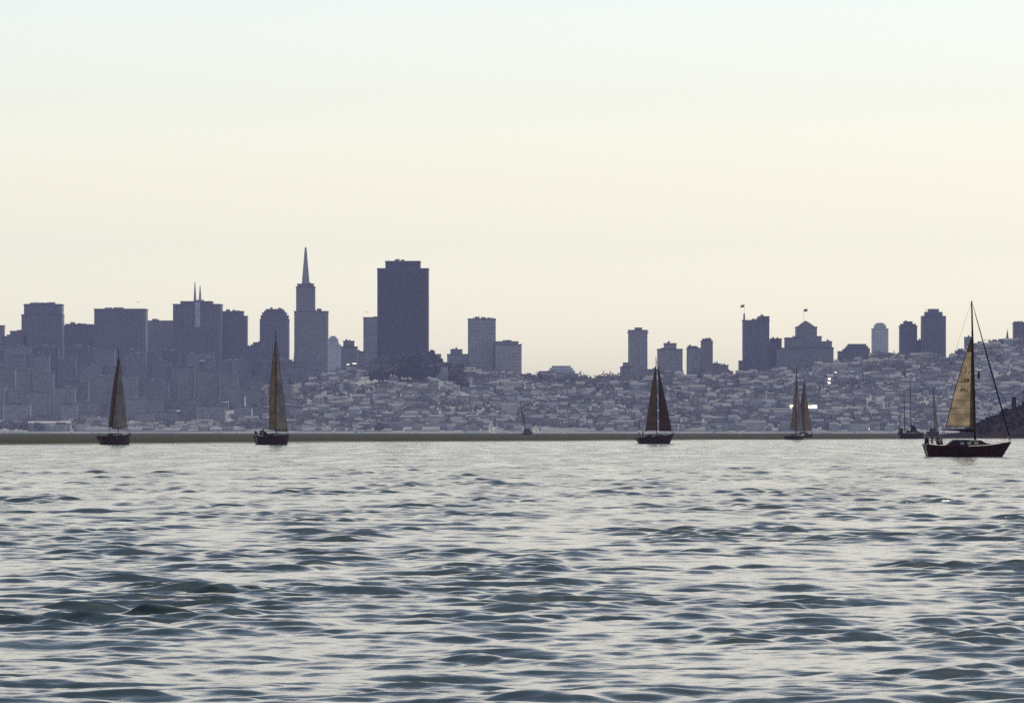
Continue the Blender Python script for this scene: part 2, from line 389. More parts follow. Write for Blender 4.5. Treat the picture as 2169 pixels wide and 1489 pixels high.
while rows[-1] < SHORE + 20: rows.append(rows[-1] * 1.012)
rows = np.array(rows); ncol = 900
u = np.linspace(-1, 1, ncol); u = .6 * u + .4 * u ** 3
half = 0.14 * rows + 16
Xw = half[:, None] * u[None, :]; Yw = np.repeat(rows[:, None], ncol, 1)
cell = np.maximum(np.gradient(rows)[:, None] * 0.85, (half * 1.2 / ncol)[:, None])
Xd, Yd, Zd = water_height(Xw, Yw, cell)
fade = np.clip((1 - np.abs(u)) / .08, 0, 1)[None, :] * np.clip((rows - rows[0]) / 3, 0, 1)[:, None]
Xd = Xw + (Xd - Xw) * fade; Yd = Yw + (Yd - Yw) * fade; Zd = Zd * fade
wm = grid_mesh('water', Xd, Yd, Zd, WATER)
# the rest of the bay: flat sheets left and right of the finely modelled water and behind the camera
edge = MB()
y0, y1 = rows[0], rows[-1]; h0, h1 = half[0], half[-1]
edge.add([(-4000, -250, 0), (4000, -250, 0), (4000, y0, 0), (h0, y0, 0), (-h0, y0, 0), (-4000, y0, 0), (4000, y1, 0), (h1, y1, 0), (-h1, y1, 0), (-4000, y1, 0)],
         [(0, 1, 2, 3, 4, 5), (3, 2, 6, 7), (5, 4, 8, 9)])
wob = link(bpy.data.objects.new('water', wm)); tag(wob, 'choppy grey green bay water', kind='structure')
tag(edge.build('water', WATER), 'open bay water around the near waves', kind='structure')

# ------------------------------------------------------------------ buildings
used_offsets = [0]
def building(name, label, D, blocks, mat='grey', cat='skyscraper', extras=(), base=None, depth=None, group=None):
    """blocks: (px0, px1, pytop[, chamfer px, taper]) from photo outline; each stands on the ground"""
    x0 = min(b[0] for b in blocks); x1 = max(b[1] for b in blocks)
    xc = PX((x0 + x1) / 2, D); s = K * D
    zg = (gz(xc, D) - 4) if base is None else PZ(base, D)
    zg = min(zg, min(gz(PX(q, D), D) for q in (x0, x1)) - 3)
    root = empty(name, (xc, D, zg), 0, label, cat, group)
    W = (x1 - x0) * s
    dep = depth or max(14.0, min(48.0, W * 0.8))
    ztops = []
    for i, b in enumerate(blocks):
        a0, a1, top = b[:3]; ch = (b[3] if len(b) > 3 else 0) * s; mt = M[b[4]] if len(b) > 4 else M[mat]
        bx0, bx1 = PX(a0, D) - xc, PX(a1, D) - xc; zt = PZ(top, D) - zg
        iy = 1.3 * i; d1 = dep - 1.7 * i
        mb = MB(); c = min(max(1.0, (bx1 - bx0) * 0.06), 3)
        prof = [(bx0 + c, iy), (bx1 - c, iy), (bx1, iy + c), (bx1, d1 - c), (bx1 - c, d1), (bx0 + c, d1), (bx0, d1 - c), (bx0, iy + c)]
        if ch > 0:     # stepped-in crown
            mb.prism(prof, 0, zt - ch)
            w = (bx1 - bx0)
            n = len(mb.v)
            q = [(x + (ch * 0.55 if x < (bx0 + bx1) / 2 else -ch * 0.55), y) for x, y in prof]
            mb.prism(q, zt - ch - 0.5, zt - ch * 0.35)
            q2 = [(x + (ch * 0.6 if x < (bx0 + bx1) / 2 else -ch * 0.6), y + 0.4) for x, y in q]
            mb.prism(q2, zt - ch * 0.35 - 0.4, zt)
        else:
            mb.prism(prof, 0, zt)
        mb.build('wall', mt, root)
        rb = MB()
        if ch <= 0:
            # parapet ring and plant on the roof
            rb.prism([(bx0 - .35, iy - .35), (bx1 + .35, iy - .35), (bx1 + .35, d1 + .35), (bx0 - .35, d1 + .35)], zt + 0.003, zt + 1.3)
        else:
            t = ch * 1.15
            rb.prism([(bx0 + t - .3, iy + .2), (bx1 - t + .3, iy + .2), (bx1 - t + .3, d1), (bx0 + t - .3, d1)], zt + 0.003, zt + 0.9)
        rb.build('roof', M['roof_mid'] if name == 'office_block' else M['roof'], root)
        ztops.append((bx0, bx1, zt, iy, d1))
        w = bx1 - bx0
        if w > 9 and ch <= 0:
            rr = random.Random(int(a0 * 7 + top))
            for k in range(2 + (w > 25)):
                pb = MB(); cx = bx0 + w * rr.uniform(0.2, 0.8); hw = w * rr.uniform(0.05, 0.12)
                pb.box(cx - hw, cx + hw, iy + 4 + k * 3.1, iy + 6.5 + k * 3.1, zt + 1.1, zt + 1.3 + rr.uniform(0.8, 2.4))
                pb.build('roof_plant', M['metal'], root)
    for e in extras:
        kind = e[0]
        if kind == 'mast':        # ('mast', px, pytop, pybase, wpx)
            _, px, t, bs, w = e
            x = PX(px, D) - xc; yy = ztops[0][3] + dep * 0.3
            MB().tube([(x, yy, PZ(bs, D) - zg - 2), (x, yy, PZ((t + bs) / 2, D) - zg), (x, yy, PZ(t, D) - zg)], [w * s / 2, w * s / 3, w * s / 9], 8).build('spire', M['white'], root)
        elif kind == 'antenna':
            _, px, t, bs = e
            x = PX(px, D) - xc
            MB().tube([(x, 6, PZ(bs, D) - zg - 2), (x, 6, PZ(t, D) - zg)], [0.35, 0.2], 6).build('antenna', M['metal'], root)
        elif kind == 'flag':      # ('flag', px_pole, top, base, dir)
            _, px, t, bs, dr = e
            x = PX(px, D) - xc
            p = MB().tube([(x, 5, PZ(bs, D) - zg - 2), (x, 5, PZ(t, D) - zg)], [0.16, 0.10], 6).build('flagpole', M['metal'], root)
            fb = MB(); vs = []; n = 9; fl = 8 * s; fh = 5.5 * s
            for side in (0, 0.12):
                for i in range(n):
                    uu = i / (n - 1)
                    for v in (0, 1):
                        vs.append((x + dr * uu * fl, 5 + 0.5 * math.sin(uu * 7) + side, PZ(t, D) - zg - v * fh + uu * 1.2 * (-1 if dr < 0 else 1) * 0.6))
            fs = []
            for i in range(n - 1):
                a = i * 2; fs += [(a, a + 2, a + 3, a + 1), (2 * n + a + 1, 2 * n + a + 3, 2 * n + a + 2, 2 * n + a)]
                fs += [(a, 2 * n + a, 2 * n + a + 2, a + 2), (a + 1, a + 3, 2 * n + a + 3, 2 * n + a + 1)]
            fb.add(vs, fs).build('flag', M['flag'], p)
        elif kind == 'strip':     # ('strip', px0, px1, top, bottom)
            _, a0, a1, t, bs = e
            MB().box(PX(a0, D) - xc, PX(a1, D) - xc, -1.2, 3, PZ(bs, D) - zg, PZ(t, D) - zg).build('glass_strip', M['glass'], root)
        elif kind == 'merlons':
            _, lst, t, bs, w = e
            for px in lst:
                x = PX(px, D) - xc
                MB().box(x - w * s / 2, x + w * s / 2, 1, 5, PZ(bs, D) - zg - 0.5, PZ(t, D) - zg, tx=w * s * 0.12, ty=0.3).build('turret', M[mat], root)
        elif kind == 'cornice':
            _, a0, a1, t, bs = e
            MB().box(PX(a0, D) - xc - .6, PX(a1, D) - xc + .6, -0.8, dep + 0.8, PZ(bs, D) - zg, PZ(t, D) - zg - 1.0).build('cornice', M['concrete'], root)
        elif kind == 'dome':      # ('dome', px0, px1, top, base)
            _, a0, a1, t, bs = e
            x = PX((a0 + a1) / 2, D) - xc; r = (a1 - a0) * s / 2; zb = PZ(bs, D) - zg; h = PZ(t, D) - PZ(bs, D)
            prof = [(r, zb - 2)] + [(r * math.cos(q) ** 0.8 if q < 1.5 else 0.1, zb + h * math.sin(q)) for q in [i * math.pi / 2 / 8 for i in range(9)]]
            MB().lathe(x, dep / 2, prof, 20).build('dome', M[mat], root, True)
        elif kind == 'gable':     # pointed roof
            _, a0, a1, t, bs = e
            zb = PZ(bs, D) - zg; x0_, x1_ = PX(a0, D) - xc, PX(a1, D) - xc
            MB().box(x0_, x1_, 3, dep - 3, zb - 1, PZ(t, D) - zg, tx=(x1_ - x0_) * 0.5 - 0.4, ty=(dep - 6) * 0.45).build('peaked_roof', M['roof'], root)
        elif kind == 'shape':     # silhouette piece with real depth
            _, pts = e[:2]
            MB().slab([(PX(a, D) - xc, PZ(b, D) - zg) for a, b in pts], 2.0, dep - 3).build('crown', M[mat], root)
    return root

B = building
B('office_tower', 'blocky tower cut off at the left edge of the skyline', 7000, [(-30, 8, 691)], 'grey')
B('office_building', 'low stepped office block between the edge tower and the wide domed tower', 6900, [(4, 60, 714), (21, 52, 703)], 'slate', 'office building')
B('office_tower', 'wide dark tower with a low rounded crown, first big tower from the left', 6900,
  [(45, 131, 668), (50, 130, 646)], 'slate', extras=[('shape', [(58, 647), (66, 641), (110, 641), (118, 647)]), ('antenna', 74, 637, 642), ('antenna', 101, 638, 642)])
B('office_building', 'flat grey block filling the gap between two wide left towers', 7000, [(120, 210, 691), (138, 182, 688)], 'slate', 'office building')
B('office_tower', 'broad flat-topped dark slab with a straight roofline left of the twin-spired tower', 6800, [(199, 308, 656)], 'slate', extras=[('antenna', 246, 653, 656)])
B('office_building', 'plain flat block joining the broad slab to the twin-spired tower', 7000, [(300, 372, 681)], 'grey', 'office building')
B('office_tower', 'stepped tower with two slender white spires and a pale strip between them', 6850,
  [(366, 468, 646), (382, 448, 640)], 'slate', extras=[('mast', 411.5, 597, 645, 7), ('mast', 422.5, 605, 645, 7), ('strip', 413.5, 424, 640, 692)])
B('office_tower', 'square-shouldered tower directly right of the twin-spired tower', 6900, [(462, 523, 671), (466, 515, 661)], 'slate')
B('office_building', 'small low block in the notch beside the round-shouldered tower', 6700, [(515, 556, 735), (536, 556, 727)], 'slate', 'office building')
B('office_tower', 'tower with stepped rounded shoulders behind the second sailboat mast', 6900, [(550, 611.5, 678), (552, 610, 670), (555, 606, 664), (559, 602, 660), (563, 599, 656.5)], 'slate')
# pyramid
def pyramid():
    D = 7100; s = K * D; x = PX(647.5, D); zg = gz(x, D) - 5
    root = empty('pyramid_tower', (x, D, zg), 0, 'tall pyramid skyscraper narrowing to a needle spire, pale against the sky', 'skyscraper')
    zt = PZ(524, D) - zg; zc = PZ(603, D) - zg; slope = 8.3 / 79.0
    def half(z): return (zt - z) * slope * 1.0
    MB().add(*tap(half(0), half(zc), 0, zc)).build('wall', M['white'], root)
    MB().add(*tap(half(zc) * .995, 1.1, zc, zt)).build('spire', M['concrete'], root)
    for sd in (-1, 1):
        a = half(zc * 0.45) - 1.5
        MB().add([(sd * (a - 2), -4, zc * .45), (sd * (a - 2), 4, zc * .45), (sd * (a + 1), 4, zc * .45), (sd * (a + 1), -4, zc * .45),
                  (sd * (half(zc) - 2), -3, zc), (sd * (half(zc) - 2), 3, zc), (sd * (half(zc) + 1), 3, zc), (sd * (half(zc) + 1), -3, zc)],
                 [(0, 1, 2, 3), (7, 6, 5, 4), (0, 3, 7, 4), (1, 5, 6, 2), (0, 4, 5, 1), (3, 2, 6, 7)]).build('wing', M['concrete'], root)
def tap(a, b, z0, z1):
    vs = [(-a, -a, z0), (a, -a, z0), (a, a, z0), (-a, a, z0), (-b, -b, z1), (b, -b, z1), (b, b, z1), (-b, b, z1)]
    return vs, [(3, 2, 1, 0), (4, 5, 6, 7), (0, 1, 5, 4), (1, 2, 6, 5), (2, 3, 7, 6), (3, 0, 4, 7)]
pyramid()
B('office_tower', 'narrow tower with sloped top hiding the lower half of the pyramid', 6650, [(627, 667, 609), (629.5, 664, 603)], 'grey')
B('office_tower', 'wider flat tower standing at the foot of the pyramid', 6450, [(623, 694, 661), (671, 679, 656)], 'grey')
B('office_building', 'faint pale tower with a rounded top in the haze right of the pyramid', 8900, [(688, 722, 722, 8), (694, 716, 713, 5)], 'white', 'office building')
B('office_building', 'small grey block with a flat top left of the big dark tower', 6600, [(722, 757, 736), (727, 750, 724)], 'grey', 'office building')
B('office_building', 'low block tucked against the left neighbour of the dark tower', 6650, [(752, 776, 746)], 'grey', 'office building')
B('office_tower', 'grey tower leaning against the left side of the big dark tower', 6800, [(769.5, 812, 674)], 'grey')
B('office_tower', 'massive dark bank tower, the tallest and darkest block of the skyline', 6500, [(799, 907.5, 570.5), (816, 890, 555)], 'dark', depth=46,
  extras=[('antenna', 823, 549, 555), ('shape', [(868, 556), (868, 552.5), (888, 552.5), (888, 556)]), ('antenna', 843, 551, 555)])
B('apartment_building', 'small stepped block on the tree-covered hill right of the dark tower', 6500, [(905, 934, 752), (905, 921, 746)], 'brick', 'apartment building')
B('apartment_building', 'small block among trees left of the crenellated tower', 6450, [(947, 992, 752), (954, 979, 742)], 'grey', 'apartment building')
B('apartment_tower', 'tall pale apartment tower with a notched crenellated roofline', 6450, [(991, 1050, 677)], 'concrete', 'apartment tower',
  extras=[('merlons', [1003, 1009, 1020, 1029, 1038, 1043], 672.5, 678, 3.2)])
B('apartment_tower', 'flat slab apartment block attached right of the crenellated tower', 6430, [(1049, 1105, 731), (1049, 1098, 725)], 'concrete', 'apartment tower')
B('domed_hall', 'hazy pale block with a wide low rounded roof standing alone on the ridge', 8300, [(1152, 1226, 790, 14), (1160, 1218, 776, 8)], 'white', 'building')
B('school_building', 'long low pale building on the ridge right of the rounded roof block', 6350, [(1206, 1250, 805)], 'white', 'building')
B('reservoir_building', 'low wide block with a shallow dome half hidden by ridge trees', 6400, [(1250, 1302, 803), (1262, 1290, 799)], 'concrete', 'building')
B('apartment_building', 'low stepped wing at the left foot of the corniced tower', 6350, [(1314, 1336, 779), (1320, 1334, 770)], 'grey', 'apartment building')
B('apartment_tower', 'tall narrow apartment tower with a projecting cornice, left of the third sailboat', 6350, [(1331, 1371.5, 701), (1345, 1360, 696)], 'concrete', 'apartment tower',
  extras=[('cornice', 1330.5, 1372.5, 701, 706)])
B('apartment_building', 'low grey building between the corniced tower and the third mast', 6330, [(1368, 1396, 784)], 'grey', 'apartment building')
B('apartment_tower', 'broad apartment block with a raised centre behind the third sailboat mast', 6350, [(1393, 1446, 741), (1407, 1433, 729)], 'concrete', 'apartment tower')
B('apartment_building', 'pale apartment block touching the slim brick tower', 6350, [(1455, 1491, 739), (1457, 1475, 735)], 'concrete', 'apartment building')
B('apartment_tower', 'slim brick tower rising beside a pale block', 6300, [(1485, 1510, 724), (1488, 1507, 719.5)], 'brick', 'apartment tower')
B('apartment_building', 'low stepped apartment house descending right of the slim brick tower', 6320, [(1508, 1526, 772), (1524, 1543, 775), (1530, 1553, 788)], 'brick', 'apartment building')
B('hotel_tower', 'hotel tower with a pointed corner turret, a flag and a higher right-hand block', 6350, [(1566, 1580, 766), (1574, 1630, 680), (1607, 1630, 672)], 'slate', 'hotel',
  extras=[('merlons', [1576.5], 664, 680, 4), ('flag', 1577, 645, 668, -1)])
B('apartment_building', 'narrow block with an overhanging top right of the flagged hotel', 6380, [(1626, 1647, 724), (1632, 1656, 719)], 'grey', 'apartment building')
B('grand_hotel', 'wide hotel with a central domed tower topped by a flag', 6350, [(1665, 1766, 738), (1665, 1700, 717), (1688, 1731, 694), (1725, 1741, 714), (1738, 1763, 725)], 'grey', 'hotel',
  extras=[('shape', [(1689, 695), (1692, 690), (1700, 684), (1707, 679), (1714, 683), (1724, 690), (1730, 695)]), ('flag', 1703, 655, 682, 1)])
B('apartment_building', 'lower filler block between the flagged hotel and the domed hotel', 6300, [(1646, 1692, 742)], 'grey', 'apartment building')
B('apartment_building', 'rounded-top apartment block right of the domed hotel', 6350, [(1777, 1796, 746), (1790, 1843, 730, 7)], 'slate', 'apartment building')
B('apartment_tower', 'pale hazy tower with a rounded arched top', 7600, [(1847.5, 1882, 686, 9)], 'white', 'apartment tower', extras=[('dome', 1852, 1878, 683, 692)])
B('apartment_building', 'long low block at the foot of the arched tower', 6350, [(1838, 1900, 753)], 'grey', 'apartment building')
B('apartment_tower', 'narrow tower with a small raised cap left of the tall rounded tower', 6350, [(1906, 1943, 692), (1909, 1940, 688), (1915, 1933, 683)], 'slate', 'apartment tower')
B('apartment_building', 'low link between the narrow capped tower and the tall rounded tower', 6370, [(1938, 1958, 723)], 'slate', 'apartment building')
B('apartment_tower', 'tall dark tower with rounded shoulders nearest left of the big sailboat', 6330, [(1953, 2004, 656, 13)], 'slate', 'apartment tower', extras=[('antenna', 1962, 653, 664)])
B('apartment_tower', 'narrow pale tower partly hidden by the big sailboat mainsail', 6500, [(2044, 2060, 716)], 'grey', 'apartment tower')
B('apartment_building', 'long flat building on the ridge behind the big sailboat mast', 6400, [(2057, 2100, 729)], 'grey', 'apartment building')
B('apartment_building', 'stepped block at the left foot of the church steeple', 6400, [(2098, 2150, 724), (2118, 2131, 720)], 'grey', 'apartment building')
B('apartment_tower', 'square block with a pale rooftop box at the right edge', 6400, [(2148, 2195, 686), (2150, 2159, 683, 0, 'white')], 'slate', 'apartment tower', extras=[('antenna', 2162, 679, 686)])
def church():
    D = 6380; x = PX(2134, D); zg = gz(x, D) - 4; s = K * D
    root = empty('church', (x, D, zg), 0, 'church with a thin pointed steeple on the right-hand ridge', 'church')
    zb = PZ(722, D) - zg; w = 3.4 * s
    MB().box(-w, w, 0, 2 * w, 0, zb).build('tower', M['grey'], root)
    MB().box(-w * 1.02, w * 1.02, -.05, 2 * w + .05, zb + .003, PZ(697, D) - zg, tx=w * .97, ty=w * .97).build('steeple', M['roof'], root)
    MB().box(w - 0.3, w + 12, 2, 16, 0, zb - 9).build('nave', M['grey'], root)
church()

# mid-rise blocks crowding the flat ground under the downtown towers
LB = 'mid-rise block lost in the hazy mass below the downtown towers'
rr = random.Random(3)
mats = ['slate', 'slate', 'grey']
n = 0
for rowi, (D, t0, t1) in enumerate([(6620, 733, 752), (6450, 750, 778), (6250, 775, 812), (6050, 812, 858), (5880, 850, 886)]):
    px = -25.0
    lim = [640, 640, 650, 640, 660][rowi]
    while px < lim:
        w = rr.uniform(26, 62); top = rr.uniform(t0, t1)
        if rowi < 2 and px + w > 520: top = max(top, 766)
        if 598 < px + w and px < 630: top = max(top, 772)
        if gz(PX(px, D), D) < PZ(top, D) - 6:
            nb = [(px, px + w, top)]
            if rr.random() < .5: nb.append((px + w * .2, px + w * .7, top - rr.uniform(2, 5)))
            B('office_block', LB, D + rr.uniform(-30, 30), nb, (['slate', 'slate_low', 'grey_low', 'plain_low', 'pale_low'][rowi] if rr.random() < .7 else 'grey_low'), 'office building', group='mid-rise blocks below the downtown towers')  # facades pale row by row towards the shore, standing in for low mist
        px += w * rr.uniform(0.95, 1.4)

# ------------------------------------------------------------------ houses on the slopes
def house_proto(w, d, h, rtype, mw, mr):
    root = empty('hillside_house', (0, 0, -50))
    MB().box(-w / 2, w / 2, 0, d, -6, h).build('wall', mw, root)
    r = MB()
    if rtype == 0:   # gable, ridge along x
        r.slab([(0, h + .01), (0, h + .01)], 0, 0) if False else None
        o = .4; rh = d * 0.28
        r.add([(-w / 2 - o, -o, h + .01), (w / 2 + o, -o, h + .01), (w / 2 + o, d + o, h + .01), (-w / 2 - o, d + o, h + .01), (-w / 2 - o, d / 2, h + rh), (w / 2 + o, d / 2, h + rh)],
              [(3, 2, 1, 0), (0, 1, 5, 4), (2, 3, 4, 5), (1, 2, 5), (3, 0, 4)])
    elif rtype == 1:  # flat with parapet
        r.box(-w / 2 - .2, w / 2 + .2, -.2, d + .2, h + .01, h + .7)
        r.box(-w * .2, w * .1, d * .4, d * .7, h + .71, h + 2.2)
    else:            # gable end to the street
        o = .4; rh = w * 0.34
        r.add([(-w / 2 - o, -o, h + .01), (w / 2 + o, -o, h + .01), (w / 2 + o, d + o, h + .01), (-w / 2 - o, d + o, h + .01), (0, -o, h + rh), (0, d + o, h + rh)],
              [(3, 2, 1, 0), (0, 1, 4), (2, 3, 5), (1, 2, 5, 4), (3, 0, 4, 5)])
    r.build('roof', mr, root)
    fl = 2 if h > 7 else 1
    for f in range(fl):
        for q in ((-.27, .27) if w > 8 else (0,)):
            MB().box(w * q - .9, w * q + .9, -.08, .1, h - 2.4 - f * 3.1, h - 0.9 - f * 3.1).build('window', WIN, root)
    if rtype != 1: MB().box(w * .2, w * .2 + 1, d * .6, d * .6 + 1, h, h + d * .28 + 1).build('chimney', mw, root)
    return root
protos = []
for i in range(14):
    protos.append(house_proto(rr.uniform(6, 11), rr.uniform(8, 11), rr.uniform(5.5, 9.5), i % 3, HOUSE_WALLS[i % 6], HOUSE_ROOFS[(i * 2) % 3]))
def park(x, D):
    return math.sin(x / 47. + 1.1 * math.sin(D / 60.)) * math.sin(D / 43. + 1.3 * math.sin(x / 90.)) + .5 * math.sin(x / 19. + D / 23.)
HOUSE_SPOTS = []
tries = 0
while len(HOUSE_SPOTS) < 250 and tries < 20000:
    tries += 1
    D = rr.uniform(5730, 6290); px = rr.uniform(640, 2190) if rr.random() < .9 else rr.uniform(0, 640)
    if px < 640 and D > 5800: continue
    if 770 < px < 985 and D > 6080: continue   # wooded hill
    x = PX(px, D)
    if park(x, D) > .45: continue
    if any(abs(x - a) < 13 and abs(D - b) < 26 for a, b in HOUSE_SPOTS): continue
    HOUSE_SPOTS.append((x, D))
LH = 'small house among the hazy rows on the city hillside'
for i, (x, D) in enumerate(HOUSE_SPOTS):
    o = protos[i] if i < len(protos) else copy_tree(protos[rr.randrange(len(protos))])
    o.location = (x, D, gz(x, D)); o.rotation_euler.z = rr.uniform(-.35, .35)
    tag(o, LH, 'house', 'houses on the hazy hillside')
# the rest of the houses as one mass
big = MB(); mh = bpy.data.meshes.new('distant_houses')
fm = []
for i in range(3600):
    D = rr.uniform(5700, 6330); px = rr.uniform(560, 2230) if rr.random() < .8 else rr.uniform(-30, 560)
    if 770 < px < 985 and D > 6050: continue
    if px < 560 and D > 5850: continue
    x = PX(px, D); z = gz(x, D); w = rr.uniform(4, 11); d = rr.uniform(7, 11); h = rr.uniform(3.5, 8)
    if park(x, D) > .45 + .3 * rr.random(): continue
    if D > 6170 and rr.random() < .5: continue
    if rr.random() < .12: w *= 2; h *= 1.5
    a = len(big.f); big.box(x - w / 2, x + w / 2, D, D + d, z - 6, z + h)
    m_ = rr.randrange(6); fm += [m_] * (len(big.f) - a)
    a = len(big.f); big.box(x - w / 2 - .3, x + w / 2 + .3, D - .3, D + d + .3, z + h + .01, z + h + rr.uniform(.6, 3), tx=0, ty=rr.choice([0, d * .45]))
    m_ = 6 + rr.randrange(3); fm += [m_] * (len(big.f) - a)
dh = big.build('distant_houses', None)
for q in HOUSE_WALLS + HOUSE_ROOFS: dh.data.materials.append(q)
dh.data.polygons.foreach_set('material_index', fm)
tag(dh, 'countless hazy houses covering the city slopes', 'houses', kind='stuff')

# bright roofs and pale walls catching the sun
def bright(px, py, w, h, D, label, wallm=4, roofw=True, name='bright_house', cat='house', tilt=35):
    s = K * D; x = PX(px, D); w *= .75; h *= .75; zt = PZ(py, D); root = empty(name, (x, D, gz(x, D)), math.radians(13), label, cat)
    zl = zt - gz(x, D); W = w * s / 2; H = h * s
    MB().box(-W, W, 0, max(6, W), min(-4, zl - 8), zl - H).build('wall', HOUSE_WALLS[wallm] if zl < 25 else M['slate'], root)
    ry = H / math.tan(math.radians(tilt))
    r = MB(); o = .3
    r.add([(-W - o, -o, zl - H + .01), (W + o, -o, zl - H + .01), (W + o, ry, zl), (-W - o, ry, zl), (-W - o, ry * 2, zl - H + .01), (W + o, ry * 2, zl - H + .01)],
          [(0, 1, 2, 3), (3, 2, 5, 4), (0, 3, 4), (1, 5, 2), (0, 4, 5, 1)])
    r.build('roof', M['roof_white'] if roofw else HOUSE_ROOFS[2], root)
    return root
def dist_for(px, py):
    best = SHORE + 30
    for D in np.arange(SHORE + 30, RIDGE, 10):
        if PZ(py, D) - 4 <= gz(PX(px, D), D): return float(D)
        best = D
    return float(best)
for a in [
    (682, 785, 6, 5, 'glaring white roof on the dark slope below the pyramid tower'),
    (738, 771, 7, 2.5, 'thin bright roof, left of a pair beneath the small block left of the dark tower'),
    (751, 769, 10, 2.5, 'thin bright roof, right of a pair beneath the small block left of the dark tower'),
    (721, 806, 5, 4, 'bright roof topping a pale sliver of wall on the slope below the skyscrapers'),
    (733, 847, 5, 3, 'faint bright roof low on the slope under the pale sliver of wall'),
    (957, 822, 6, 3, 'brighter right one of two roofs under the crenellated tower trees'),
    (947, 824, 6, 2, 'dimmer left one of two roofs under the crenellated tower trees'),
    (958, 849, 6, 4, 'dim pale roof on the bare slope below the crenellated tower'),
    (1188, 837, 8, 7, 'large yellowish glinting roof on the slope below the rounded roof block'),
    (1189, 860, 4, 3, 'small glint directly under the large yellowish glinting roof'),
    (1240, 871, 4, 3, 'lone tiny glinting roof midway down the slope left of the third sailboat'),
    (1353, 874, 12, 3, 'flat white roof touching the left edge of the third sailboat sail'),
    (1439, 876, 7, 6, 'white glint just right of the third sailboat jib'),
    (1482, 860, 8, 3, 'pale slanted roof on the slope right of the third sailboat'),
    (1566, 817, 5, 4, 'upper of two pale roofs under the gap left of the flagged hotel'),
    (1574, 826, 5, 5, 'lower and brighter of two roofs under the gap left of the flagged hotel'),
    (1600, 850, 8, 6, 'dull pale square house below the flagged hotel'),
    (1549, 890, 4, 4, 'leftmost of three glinting roofs in a row near the waterfront'),
    (1559, 890, 5, 4, 'middle of three glinting roofs in a row near the waterfront'),
    (1569, 890, 5, 4, 'rightmost of three glinting roofs in a row near the waterfront'),
    (1639, 889, 4, 3, 'tiny glint between the three waterfront roofs and the fourth sailboat'),
    (1771, 788, 4, 4, 'small glint at the top of the slope right of the domed hotel'),
    (1758, 801, 7, 5, 'yellowish roof of a small house left of the pale wall below the domed hotel'),
    (1757, 808, 6, 6, 'white house front just under the yellowish roof below the domed hotel'),
    (1856, 812, 4, 4, 'lone glint on the dark slope below the arched tower'),
    (1890, 871, 4, 5, 'upper of two small slanting glints left of the two-masted boat'),
    (1895, 877, 4, 4, 'lower of two small slanting glints left of the two-masted boat'),
    (1840, 906, 4, 4, 'pale speck of a shed roof near the water left of the two-masted boat'),
    (2089, 779, 5, 5, 'white glint between the big sailboat mast and its forestay'),
    (30, 889, 5, 3, 'tiny pale roof near the waterfront left of the long pier shed'),
    (12, 841, 5, 3, 'tiny pale roof on the far left slope'),
    (428, 763, 14, 3, 'thin pale roof below the twin-spired tower'),
    (1127, 812, 5, 4, 'small bright roof under the ridge trees right of the slab apartment block'),
    (1244, 809, 5, 3, 'tiny bright roof under the long low pale ridge building'),
]:
    px, py, w, h, lab = a
    bright(px, py, w, h, dist_for(px, py), lab, roofw=(px != 428))
# pale walls
def pale(px0, px1, top, bot, label, mat='white', name='pale_building', cat='building', D=None):
    D = D or dist_for((px0 + px1) / 2, bot)
    s = K * D; xc = PX((px0 + px1) / 2, D); zg = gz(xc, D); root = empty(name, (xc, D, zg), 0, label, cat)
    W = (px1 - px0) * s / 2; zt = PZ(top, D) - zg; zb = min(PZ(bot, D) - zg, 0) - 3
    MB().box(-W, W, 0, 14, zb, zt).build('wall', {'white': HOUSE_WALLS[4], 'cream': HOUSE_WALLS[0], 'rose': HOUSE_WALLS[2]}[mat], root)
    MB().box(-W - .3, W + .3, -.3, 14.3, zt + .01, zt + .8).build('roof', HOUSE_ROOFS[2], root)
    return root
pale(718, 726, 812, 832, 'tall narrow pale building side on the slope left of the wooded hill')
pale(1774, 1788, 788, 803, 'broad cream wall on the slope below the domed hotel', 'cream')
pale(2074, 2093, 785, 806, 'cream building seen between the big sailboat mast and forestay', 'cream')
pale(925, 948, 778, 800, 'pale rocky-looking apartment wall beside the wooded hill', 'cream', name='apartment_building')
B('office_building', 'low block with a long pale top edge at the foot of the round-shouldered tower', 6400, [(550, 618, 768), (551, 617, 764, 0, 'white')], 'slate', 'office building')
pale(1128, 1165, 861, 866, 'long dull rose building on the open slope', 'rose')
def shed(px0, px1, top, bot, D, label, wm, rm, name='pier_shed', cat='shed', rise=0.55, ridge=13):
    s = K * D; xc = PX((px0 + px1) / 2, D); zg = max(gz(xc, D), 1.5); root = empty(name, (xc, D, zg), 0, label, cat)
    W = (px1 - px0) * s / 2; zt = PZ(top, D) - zg; zb = PZ(bot, D) - zg; he = zb + (zt - zb) * (1 - rise)
    MB().box(-W, W, 0, 26, min(zb, 0) - 3, he).build('wall', wm, root)
    MB().add([(-W - .5, -.5, he + .01), (W + .5, -.5, he + .01), (W + .5, ridge, zt), (-W - .5, ridge, zt), (-W - .5, 26.5, he + .01), (W + .5, 26.5, he + .01)],
             [(0, 1, 2, 3), (3, 2, 5, 4), (0, 3, 4), (1, 5, 2), (0, 4, 5, 1)]).build('roof', rm, root)
    for i in range(5):
        xd = -W + W * 2 * (i + .5) / 5
        MB().box(xd - 2, xd + 2, -.12, .2, zb if zb > 0 else 0.1, he - 1.0 if he - 1 > (zb if zb > 0 else .1) else he + .0).build('door', HOUSE_WALLS[1], root)
    return root
shed(60, 148, 892, 899, 5720, 'long low pale pier shed standing alone in the haze at far left', HOUSE_WALLS[4], M['roof_pale'])
